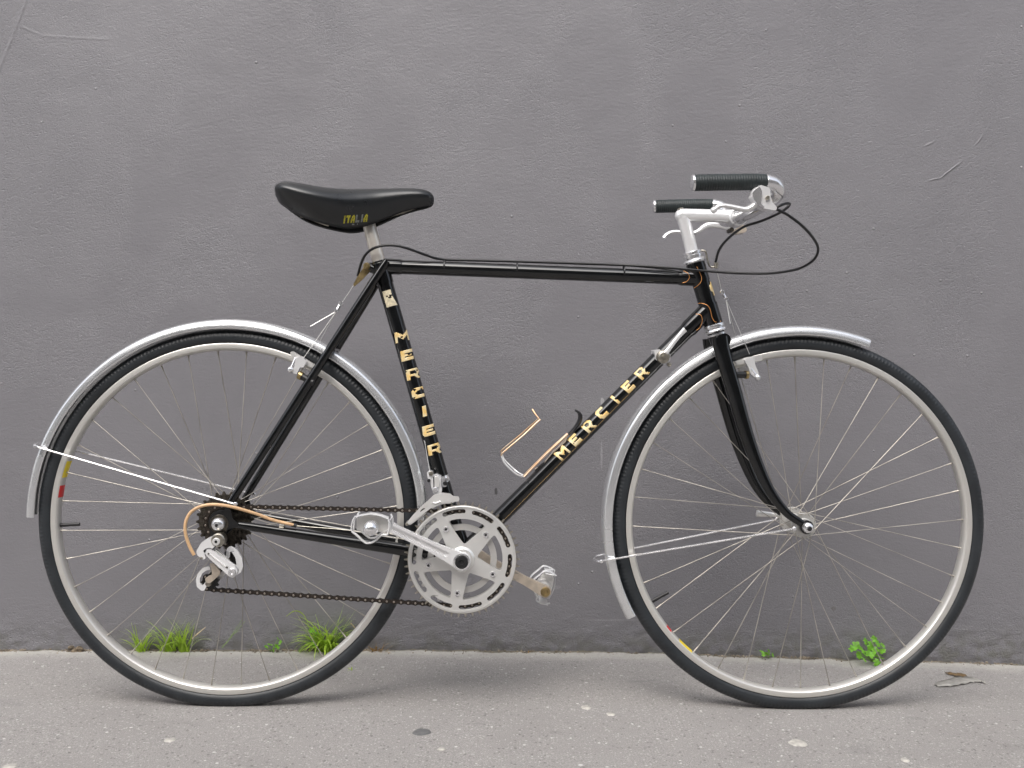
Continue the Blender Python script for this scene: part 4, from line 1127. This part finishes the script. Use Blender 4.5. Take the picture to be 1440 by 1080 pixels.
m_ = MB(); m_.tube([P(*p, -.0572) for p in c8([(375, 655), (420, 662), (485, 642)])], .0012, 8, smooth=3); m_.build('cage_rib', 'alu', fd)
m_ = MB(); m_.tube([P(605, 667, -.03), P(597, 620, -.016), P(596, 620, -.0150)], .0006, 6); m_.build('derailleur_cable', 'satin', fd)

for (x, y), r__, m__ in (((606, 666), .0042, 'steel'), ((612, 689), .0048, 'alu'), ((626, 680), .0040, 'plastic'), ((603, 676), .0030, 'plastic')):
    m_ = MB(); m_.cyl(P(x, y, -.0475), r__, 0, .006, 14); m_.build('link_bolt', m__, fd)
m_ = MB(); m_.plate(c8([(400, 300), (440, 292), (470, 330), (462, 440), (420, 450), (405, 380)]), -.0465, .003, 1); m_.build('link_plate', 'satin', fd, bevel=.0006)
m_ = MB(); m_.plate(c8([(384, 300), (396, 298), (400, 440), (388, 450)]), -.0450, .002, .3); m_.build('link_gap_shade', 'plastic', fd)  # thin black plate standing in for the dark of a gap beside the link

# ---------------- shift levers
m_ = MB(); m_.plate(c3([(215, 405), (240, 400), (300, 425), (296, 460), (270, 480), (225, 455)]), -.019, .038, 1); sh = m_.build('shifter_clamp', 'white', bike, bevel=.001)
MB().lathe([(.0147, -.005), (.0158, -.005), (.0158, .005), (.0147, .005)], BB+dtd*((P(930, 501, -.014)-BB).dot(dtd)), 30, axis=dtd).build('clamp_band', 'alu', sh)
m_ = MB(); m_.lathe([(1e-6, -.0335), (.003, -.0335), (.0035, -.0325), (.007, -.0325), (.0085, -.031), (.0085, -.029), (.0112, -.028), (.0118, -.026), (.0118, -.016)], Vector((P(932.5, 501.8, -.026).x, 0, P(932.5, 501.8, -.026).z)), 28); m_.build('shifter_boss', 'steel', sh)
m_ = MB(); m_.tube([P(*p, -.027) for p in c3([(265, 430), (300, 385), (340, 335), (372, 300)])], [.0052, .0040, .0038, .0050], 12, r2=[.004, .0028, .0024, .0028], smooth=4); m_.build('shift_lever', 'white', sh)
m_ = MB(); m_.tube([P(*p, .027) for p in c3([(265, 425), (300, 380), (340, 330), (372, 292)])], [.0052, .0040, .0038, .0050], 12, r2=[.004, .0028, .0024, .0028], smooth=4); m_.build('shift_lever', 'white', sh)
m_ = MB(); m_.ball(P(941, 512.5, -.010), .0045, 12); m_.tube([P(936, 506, -.012), P(941, 512.5, -.010)], .003, 8); m_.build('cable_stop', 'steel', sh)

# ---------------- bottle cage
cg = empty('bottle_cage', P(790, 625, 0), bike); c0 = P(790, 625, 0)
cA = lambda pts: crop(pts, 6.545, 640, 560)
for s_ in (-1, 1):
    pts = cA([(712, 103), (740, 148), (772, 192), (760, 205), (620, 335), (440, 485), (428, 515)])
    ds = [s_*.004, s_*.012, s_*.022, s_*.024, s_*.030, s_*.034, s_*.034]
    MB().tube([P(x, y, 0)+Vector((0, d, 0))-c0 for (x, y), d in zip(pts, ds)], .0016, 10, smooth=4).build('cage_wire', 'copper', cg)
    pts = cA([(428, 515), (450, 575), (500, 630), (570, 690), (632, 720)]); ds = [s_*.034, s_*.034, s_*.032, s_*.028, s_*.012]
    MB().tube([P(x, y, 0)+Vector((0, d, 0))-c0 for (x, y), d in zip(pts, ds)], .0017, 10, smooth=4).build('cage_wire', 'white', cg)
    pts = cA([(632, 720), (700, 650), (860, 490), (1035, 328)]); ds = [s_*.012, s_*.010, s_*.009, s_*.007]
    MB().tube([P(x, y, 0)+Vector((0, d, 0))-c0 for (x, y), d in zip(pts, ds)], .0019, 10, smooth=3).build('cage_wire', 'copper', cg)
m_ = MB(); lp_ = cA([(735, 655), (820, 600), (915, 480), (940, 465), (1035, 350), (1020, 400), (900, 505), (800, 615), (745, 665)])
m_.prism([[P(x, y, -.007)-c0 for x, y in lp_]], .014); m_.build('mount_plate', 'bronze', cg)
m_ = MB(); m_.prism([[P(x, y, -.008)-c0 for x, y in round_poly(cA([(735, 660), (820, 590), (850, 610), (740, 700)]), .5)]], .016); m_.build('mount_pad', 'plastic', cg); m_ = MB(); m_.prism([[P(x, y, -.008)-c0 for x, y in round_poly(cA([(955, 470), (1035, 400), (1050, 430), (985, 490)]), .5)]], .016); m_.build('mount_pad', 'plastic', cg)
m_ = MB(); m_.tube([P(x, y, 0)-c0 for x, y in cA([(1105, 110), (1140, 135), (1152, 175), (1135, 230), (1090, 290), (1042, 335)])], [.0016, .0030, .0042, .0042, .0034, .0026], 12, r2=[.010, .013, .014, .012, .009, .008], smooth=5); m_.build('cage_hook', 'plastic', cg)

# ---------------- seat post, saddle
m_ = MB(); m_.tube([SEAT0+seat_dir*.01, P(526.5, 345, 0), P(519.5, 318, 0), P(517, 308, 0)], [.0121, .0121, .0119, .0112], 28); m_.build('seat_post', mat('seatpost_alloy', (.70, .66, .60), .55, .34, var=.18, vscale=22), bike)
MB().tube([SEAT0-seat_dir*.0085, SEAT0-seat_dir*.004], [.0150, .0164], 28).build('seat_collar', 'black', fr_o)
MB().ball(P(514, 302, 0), .020, 16, sx=1.1, sy=1.2, sz=.6).build('saddle_clamp', 'steel', bike)
# saddle shell from stations: x px, top y, skirt y, half width
stn = [(390.3, 268, 272, .030), (392.5, 261.5, 280, .048), (397, 257.6, 286, .058), (404, 256.0, 291, .066), (416, 256.6, 299, .071), (432, 259.5, 306.5, .073), (450, 262.5, 312.5, .070), (470, 264.6, 318, .062), (486, 265.3, 321.3, .054), (500, 265.4, 321.5, .047),
       (513, 265.3, 319.0, .041), (530, 265.0, 313.5, .034), (548, 264.6, 306.0, .0295), (566, 264.4, 298.8, .0265), (582, 264.8, 294.2, .0245), (594, 266.0, 291.6, .0225), (603, 268.8, 289.6, .0185), (608, 273, 287, .012), (610.3, 278, 283, .005)]
def station(t):
    i = max(0, min(len(stn)-2, int(t))); q = t-i
    def g(k):
        p0 = stn[max(0, i-1)][k]; p1 = stn[i][k]; p2 = stn[i+1][k]; p3 = stn[min(len(stn)-1, i+2)][k]
        return .5*((2*p1)+(p2-p0)*q+(2*p0-5*p1+4*p2-p3)*q*q+(3*p1-p0-3*p2+p3)*q**3)
    return [g(k) for k in range(4)]
V = []; Fq = []; NS = (len(stn)-1)*5+1; NC = 41
for i in range(NS):
    x, yt, yb, hw = station(i/5)
    hw = max(.003, hw)
    top = P(x, yt, -hw*.25); xx = top.x; zt = top.z
    zb = P(x, yb, -hw*.62).z
    for k in range(NC):
        t = -pi+2*pi*k/(NC-1)                    # skirt near -> over the top -> skirt far
        u = t/pi                                  # -1..1
        # superellipse upper, tucked-in skirt lower
        a = abs(u)
        yy = math.copysign(1, u)*hw*(math.sin(min(1, a/.62)*pi/2)**.85) if a <= .62 else math.copysign(1, u)*hw*(1-.42*((a-.62)/.38)**1.6)
        hgt = (1-(1-math.cos(min(1, a/.62)*pi/2))*.40) if a <= .62 else .60*(1-((a-.62)/.38))
        if hw > .035 and a < .2: hgt -= 0
        V.append(Vector((xx, yy, zb+(zt-zb)*hgt)))
for i in range(NS-1):
    for k in range(NC-1):
        Fq.append((i*NC+k, (i+1)*NC+k, (i+1)*NC+k+1, i*NC+k+1))
Fq.append(tuple(range(NC))); Fq.append(tuple((NS-1)*NC+k for k in reversed(range(NC))))
sm = MB().add(V, Fq)
sad = sm.build('saddle', 'saddle', bike, ang=70)
so = sad.modifiers.new('t', 'SOLIDIFY'); so.thickness = .003; so.offset = -1
# underside tray and rails
m_ = MB(); tr = [];
for i in range(6, NS-6, 3):
    x, yt, yb, hw = station(i/5); tr.append((P(x, (yt*.35+yb*.65), 0), hw))
m_.tube([p for p, h_ in tr], [.008]*len(tr), 12, r2=[h_*.6 for p, h_ in tr]); m_.build('saddle_tray', 'plastic', sad)
for s_ in (-1, 1):
    MB().tube([P(418, 299, 0)+Vector((0, s_*.034, 0)), P(450, 304, 0)+Vector((0, s_*.027, 0)), P(500, 306, 0)+Vector((0, s_*.022, 0)), P(545, 302, 0)+Vector((0, s_*.018, 0)), P(590, 288, 0)+Vector((0, s_*.006, 0))], .0035, 10, smooth=4).build('saddle_rail', 'steel', sad)
MB().tube([P(440, 309, -.03), P(455, 314.5, -.03), P(462, 317, -.03)], .0022, 8).build('rear_rail_end', 'steel', sad)
# print on the flank, laid onto the shell
from mathutils.bvhtree import BVHTree
bvh = BVHTree.FromPolygons(V, Fq)
GS = {'I': ['111', '010', '010', '010', '010', '010', '111'], 'T': ['11111', '11111', '00110', '00110', '00110', '00110', '00110'], 'A': ['00110', '01111', '01101', '11011', '11111', '11011', '11011'], 'L': ['11000', '11000', '11000', '11000', '11000', '11111', '11111']}
GS['I'] = ['011', '011', '011', '011', '011', '011', '011']
x0 = 481.5
for ch, m__, wd in (('I', 'tyel', 3), ('T', 'tyel', 5), ('A', 'tyel', 5), ('L', 'tgrey', 5), ('I', 'tgrey', 3), ('A', 'tyel', 5)):
    rows = GS[ch]; V2 = []; F2 = []; ids = {}
    def vv(i, j):
        if (i, j) in ids: return ids[(i, j)]
        px = x0+j*1.12+(7-i)*.22; py = 303.5+i*1.55-(px-481)*.07
        o_ = P(px, py, -.3); r_ = P(px, py, 0)-o_
        h_ = bvh.ray_cast(o_, r_.normalized())
        p = h_[0]-r_.normalized()*.0007 if h_[0] else P(px, py, -.05)
        V2.append(p); ids[(i, j)] = len(V2)-1; return ids[(i, j)]
    for i in range(7):
        for j in range(len(rows[0])):
            if rows[i][j] == '1': F2.append((vv(i, j), vv(i+1, j), vv(i+1, j+1), vv(i, j+1)))
    MB().add(V2, F2).build('letter', m__, sad)
    x0 += (wd+1)*1.12
V2 = []; F2 = []
for (cx_, cy_) in ((496, 315.5), (503, 315.2)):
    for i in range(2):
        for j in range(3 if cx_ < 500 else 1):
            q = []
            for a, b_ in ((0, 0), (0, 1), (1, 1), (1, 0)):
                px = cx_+(j+b_)*1.1-1; py = cy_+(i+a)*1.0-1
                o_ = P(px, py, -.3); r_ = P(px, py, 0)-o_; h_ = bvh.ray_cast(o_, r_.normalized())
                q.append((h_[0] if h_[0] else P(px, py, -.05))-r_.normalized()*.0007)
            k = len(V2); V2 += q; F2.append((k, k+1, k+2, k+3))
MB().add(V2, F2).build('printed_mark', 'tgrey', sad)

# ================================================================== SMALL THINGS ON THE GROUND
def blade(mb_, base, h_, lean, wd, curl, az, segs=7):
    """one grass blade: tapered folded strip that bends over"""
    dx, dy = cos(az), sin(az); side = Vector((-dy, dx, 0)); vs = []; p = Vector(base); ang = lean
    for i in range(segs+1):
        t = i/segs; ww = wd*(1-t**1.7)*.5+.00015
        vs.append(p-side*ww); vs.append(p+Vector((dx, dy, 0))*ww*.35); vs.append(p+side*ww)
        st_ = h_/segs; p = p+Vector((dx*sin(ang)*st_, dy*sin(ang)*st_, cos(ang)*st_)); ang += curl/segs
    fs = []
    for i in range(segs):
        for k in (0, 1): fs.append((i*3+k, i*3+k+1, (i+1)*3+k+1, (i+1)*3+k))
    mb_.add(vs, fs)
def tuft(px, py, spread, n_, hmin, hmax, seed, label, m_='grass', wd=.0040, lean=.5, group=None, curlr=1.4):
    r_ = random.Random(seed); b0 = G(px, py); b0.y = min(b0.y, WALLY-.008); b0.z = float(gz(b0.x, b0.y))
    mb_ = MB()
    for _ in range(n_):
        az = r_.uniform(pi*.95, 2.05*pi) if r_.random() < .7 else r_.choice([0, pi])+r_.uniform(-.3, .3)
        h_ = r_.uniform(hmin, hmax)
        blade(mb_, (r_.gauss(0, spread*.5), -abs(r_.gauss(0, .006)), -.002), h_, r_.uniform(.02, lean), wd*r_.uniform(.6, 1.2), r_.uniform(.1, curlr)*(1 if r_.random() < .7 else 1.6), az)
    o = mb_.build('grass_tuft', m_, None, ang=180); o.location = b0
    tagit(o, label, 'grass', group); return o
gg = 'grass tufts growing at the foot of the wall'
tuft(203, 913, .012, 30, .04, .082, 1, 'leftmost small grass tuft seen through the rear wheel at the wall foot', group=gg)
tuft(240, 914, .016, 42, .040, .094, 2, 'loose grass tuft in the middle of the three behind the rear wheel spokes', group=gg)
tuft(264, 912, .011, 32, .040, .090, 3, 'upright grass tuft on the right of the three behind the rear spokes', group=gg)
t4 = tuft(459, 915, .022, 120, .050, .118, 4, 'largest bright green grass clump at the wall foot beside the rear tyre', group=gg, wd=.0052, lean=.7, curlr=2.2)
# long arching blade leaving the big clump to the left
mb_ = MB(); b0 = G(440, 915)
pts = [W(x, y, WALLY-.03) for x, y in ((441, 912), (437, 890), (428, 866), (415, 859), (402, 867))]
V = []; Fq = []; sp, _ = smoothpath(pts, 4)
for i, p in enumerate(sp):
    wd_ = .0022*(1-(i/len(sp))**2)+.0002; V += [p+Vector((0, -.001, wd_)), p+Vector((0, .001, -wd_))]
for i in range(len(sp)-1): Fq.append((2*i, 2*i+1, 2*i+3, 2*i+2))
o = MB().add(V, Fq).build('grass_blade', 'grass', t4, ang=180); o.matrix_parent_inverse = Matrix.Translation(-t4.location)
tuft(533, 915, .014, 26, .012, .036, 5, 'dry orange grass tuft just right of the rear tyre', 'dry', .003, 1.2)
tuft(741, 914, .006, 7, .008, .018, 6, 'tiny brown dry weed at the wall foot between the wheels', 'dry', .002, .9)
tuft(495, 940, .004, 8, .006, .014, 8, 'tiny green sprig in the pavement below the rear tyre', 'grass', .003, 1.1)
def straws(px, py, lst, label, m_='straw'):
    mb_ = MB(); b0 = G(px, py); b0.y = min(b0.y, WALLY-.010)
    for (x0_, y0_, x1_, y1_, w_) in lst:
        a = W(x0_, y0_, WALLY-.014)-b0; c_ = W(x1_, y1_, WALLY-.006)-b0
        mb_.tube([a, (a+c_)/2+Vector((.001, -.002, .001)), c_], [w_, w_*.8, w_*.4], 6, smooth=3)
    o = mb_.build('dry_stalk', m_, None); o.location = b0; tagit(o, label, 'dry stalk')
straws(320, 910, [(312, 911, 345, 873, .0009), (318, 905, 340, 872, .0007), (325, 893, 338, 886, .0005)], 'thin yellowish stalk leaning on the wall behind the rear wheel', 'stem')
straws(275, 896, [(270, 898, 289, 882, .0016)], 'short pale straw leaning behind the grass at the rear wheel')
straws(500, 895, [(493, 876, 503, 889, .0014)], 'short pale straw caught beside the big green grass clump')

def leaf_mesh(seed, lobes=5, r0=.010):
    r_ = random.Random(seed); n_ = 26; V = [(0, 0, 0)]; Fq = []
    for ring in (.35, .7, 1.0):
        for k in range(n_):
            a = 2*pi*k/n_
            rr = r0*(.70+.36*abs(cos(a*lobes/2.0))+.05*r_.uniform(-1, 1)*(ring == 1))*(1-.42*math.exp(-((a-pi)/.35)**2))
            rr *= ring
            V.append((rr*cos(a), rr*sin(a)*1.12, .18*r0*math.sin(a*lobes)*ring**2*.5+.22*r0*ring**2*(1 if seed % 2 else -1)+.05*r0*r_.uniform(-1, 1)))
    for k in range(n_): Fq.append((0, 1+k, 1+(k+1) % n_))
    for q in range(2):
        for k in range(n_):
            a = 1+q*n_+k; b_ = 1+q*n_+(k+1) % n_; Fq.append((a, a+n_, b_+n_, b_))
    m_ = MB().add(V, Fq); return m_.mesh('leaf', 'leaf', ang=180)
lms = [leaf_mesh(i, 5 if i % 2 else 7) for i in range(4)]
def weed(px, py, leaves, label, stem_y=.0, cat='weed'):
    b0 = G(px, py); b0.y = min(b0.y, WALLY-.012); b0.z = float(gz(b0.x, b0.y))
    root = empty('leafy_weed', b0); tagit(root, label, cat, 'small leafy weeds at the foot of the wall')
    r_ = random.Random(int(px))
    for (x, y, s_, dep) in leaves:
        p = W(x, y, WALLY-.012-dep)-b0
        o = link(bpy.data.objects.new('leaf', r_.choice(lms)), root); o.location = p; sc = s_*px2m(.33)/.010*.46
        o.scale = (sc, sc, sc); o.rotation_euler = (radians(r_.uniform(15, 85)), radians(r_.uniform(-40, 40)), r_.uniform(-.7, .7)+ (r_.random() < .5)*1.5)
        MB().tube([Vector((r_.uniform(-.002, .002), 0, -.002)), p*.5+Vector((0, -.004, .002)), p], .0007, 6, smooth=4).build('stem', 'stem', root)
    return root
weed(1222, 927, [(1203, 909, 15, .02), (1213, 913, 15, .03), (1225, 908, 15, .018), (1235, 904, 13, .012), (1240, 915, 12, .02), (1222, 921, 15, .04), (1237, 925, 14, .035), (1209, 921, 12, .045), (1230, 916, 14, .03), (1218, 902, 11, .01), (1233, 932, 12, .05), (1198, 912, 11, .02), (1229, 899, 10, .008), (1215, 926, 11, .05), (1242, 907, 9, .01)],
     'bright green leafy weed at the wall foot seen inside the front wheel')
weed(384, 914, [(379, 907, 9, .01), (389, 910, 9, .014), (394, 904, 8, .008), (384, 913, 8, .02), (374, 910, 7, .01), (391, 899, 7, .004)], 'small clover sprig left of the big grass clump behind the rear wheel')
weed(1075, 919, [(1071, 917, 8, .01), (1079, 920, 9, .015), (1086, 921, 7, .02), (1073, 921, 7, .02), (1081, 916, 6, .008)], 'tiny green sprig at the wall foot left of the front wheel hub line')
weed(432, 900, [(438, 887, 10, .014), (443, 897, 10, .02), (440, 905, 9, .024), (446, 891, 8, .02)], 'round leaved sprig tucked into the left of the big grass clump')

def blob(px, py, wpx, hpx, name, m_, label, cat, thick=.0005, seed=0, group=None):
    c_ = G(px, py); r_ = random.Random(seed+int(px)); s_ = (c_.y+CAMD)/F
    dy = (G(px, py-hpx/2).y-G(px, py+hpx/2).y)/2
    rx = wpx/2*s_; V = [(0, 0, thick)]; n_ = 20; ph = [r_.uniform(0, 6) for _ in range(3)]
    for ring, zz in ((.6, thick*.9), (.9, thick*.6), (1.0, -.001)):
        for k in range(n_):
            a = 2*pi*k/n_; w_ = 1+.05*sin(2*a+ph[0])+.05*sin(3*a+ph[1])+.05*sin(5*a+ph[2])
            V.append((rx*cos(a)*ring*w_, dy*sin(a)*ring*w_, zz))
    Fq = [(0, 1+k, 1+(k+1) % n_) for k in range(n_)]
    for q in range(2):
        for k in range(n_):
            a = 1+q*n_+k; b_ = 1+q*n_+(k+1) % n_; Fq.append((a, a+n_, b_+n_, b_))
    o = MB().add(V, Fq).build(name, m_, None, ang=180); o.location = c_+Vector((0, 0, .0008)); tagit(o, label, cat, group); return o
gb = 'flattened chewing gum spots on the pavement'
blob(593, 1029.5, 27, 9, 'gum_spot', 'gumd', 'dark flattened gum spot on the pavement below the chainring', 'chewing gum', group=gb)
blob(1122, 1045, 25, 10, 'gum_spot', 'gumw', 'largest pale gum spot on the pavement under the front wheel', 'chewing gum', group=gb)
blob(859, 1004.5, 13, 4.5, 'gum_spot', 'gumw', 'small bright white spot on the pavement, right one of a close pair', 'chewing gum', group=gb)
blob(824, 995, 14, 6, 'gum_spot', 'gumw', 'small pale spot on the pavement, left one of a close pair between the wheels', 'chewing gum', group=gb)
blob(239, 1041, 16, 6, 'gum_spot', 'gumw', 'white gum spot on the pavement under the rear wheel', 'chewing gum', group=gb)
blob(621, 1053.5, 11, 4, 'gum_spot', 'gumw', 'little white spot below the dark gum spot', 'chewing gum', group=gb)
blob(1273, 1069, 12, 6, 'gum_spot', 'gumw', 'faint pale gum spot near the lower right edge of the pavement', 'chewing gum', group=gb)
blob(14, 1078, 20, 8, 'gum_spot', 'gumw', 'pale gum spot at the lower left corner of the pavement', 'chewing gum', group=gb)
# crumpled film with a brown leaf
def scrap(pts, name, m_, label, cat, w_, seed):
    r_ = random.Random(seed); V = []; Fq = []
    g = [G(x, y) for x, y in pts]; o0 = g[0].copy()
    sp, _ = smoothpath(g, 5)
    for i, p in enumerate(sp):
        ww = w_*(.5+.5*math.sin(pi*i/(len(sp)-1)))*r_.uniform(.8, 1.2)
        for k, q in enumerate((-1, -.4, .3, 1)):
            V.append(p-o0+Vector((r_.uniform(-.0015, .0015), q*ww, .0015+r_.uniform(0, .0045)*(1-abs(q)*.5))))
    for i in range(len(sp)-1):
        for k in range(3): Fq.append((i*4+k, (i+1)*4+k, (i+1)*4+k+1, i*4+k+1))
    o = MB().add(V, Fq).build(name, m_, None, ang=40); o.location = o0; tagit(o, label, cat)
    so_ = o.modifiers.new('t', 'SOLIDIFY'); so_.thickness = .0004; return o
scrap([(1316, 965), (1335, 962), (1352, 958), (1370, 957), (1385, 961)], 'plastic_scrap', 'film', 'crumpled clear plastic strip lying on the pavement right of the front tyre', 'plastic scrap', .020, 3)
scrap([(1330, 948), (1345, 950), (1360, 952)], 'dead_leaf', 'brown', 'curled brown dead leaf behind the clear plastic strip', 'dead leaf', .013, 5)
scrap([(28, 911), (38, 908), (50, 909), (64, 914)], 'paper_scrap', 'paper', 'crumpled pinkish paper scrap at the wall foot far left', 'paper scrap', .008, 8)
scrap([(1375, 930), (1385, 929), (1396, 931)], 'dead_leaf', 'dry', 'small yellow dead leaf in the wall joint at the far right', 'dead leaf', .006, 9)
# clod of earth and crumbs in the joint
def clod(px, py, r0, seed):
    mb_ = MB(); b0 = G(px, py); b0.y = min(b0.y, WALLY-.012); r_ = random.Random(seed)
    for k in range(9):
        mb_.ball((r_.gauss(0, r0), -abs(r_.gauss(0, r0*.3)), r_.uniform(-.002, r0*.8)), r0*r_.uniform(.3, .6), 8, sx=r_.uniform(.8, 1.4), sz=r_.uniform(.6, 1))
    o = mb_.build('earth_clod', 'soil', None, flat=True); o.location = b0; tagit(o, 'dark crumbly clod of earth at the wall foot beside the rear tyre', 'earth clod')
clod(107, 914, .012, 4)
r_ = random.Random(12); V = []; Fq = []; mb_ = MB()
for k in range(2600):
    x = r_.uniform(-1.5, 1.5) if k % 3 else r_.uniform(-1.2, -.35); y = WALLY-abs(r_.gauss(0, .010))-.001
    dens = .5+.5*math.sin(x*9+1)*math.sin(x*23)
    if r_.random() > dens: continue
    s_ = r_.uniform(.0006, .0026)*(1 if y > WALLY-.012 else .6); z = float(gz(x, y))+s_*.4
    rot = Matrix.Rotation(r_.uniform(0, 6), 3, 'Z') @ Matrix.Rotation(r_.uniform(0, 6), 3, 'X')
    mb_.box((x, y, z), (s_, s_*r_.uniform(.5, 1), s_*r_.uniform(.4, .9)), rot)
o = mb_.build('joint_grit', mat('grit', (.24, .20, .15), 0, .9, var=.6, vscale=40), None, flat=True); tagit(o, 'loose grit and crumbs lying along the foot of the wall', kind='stuff')
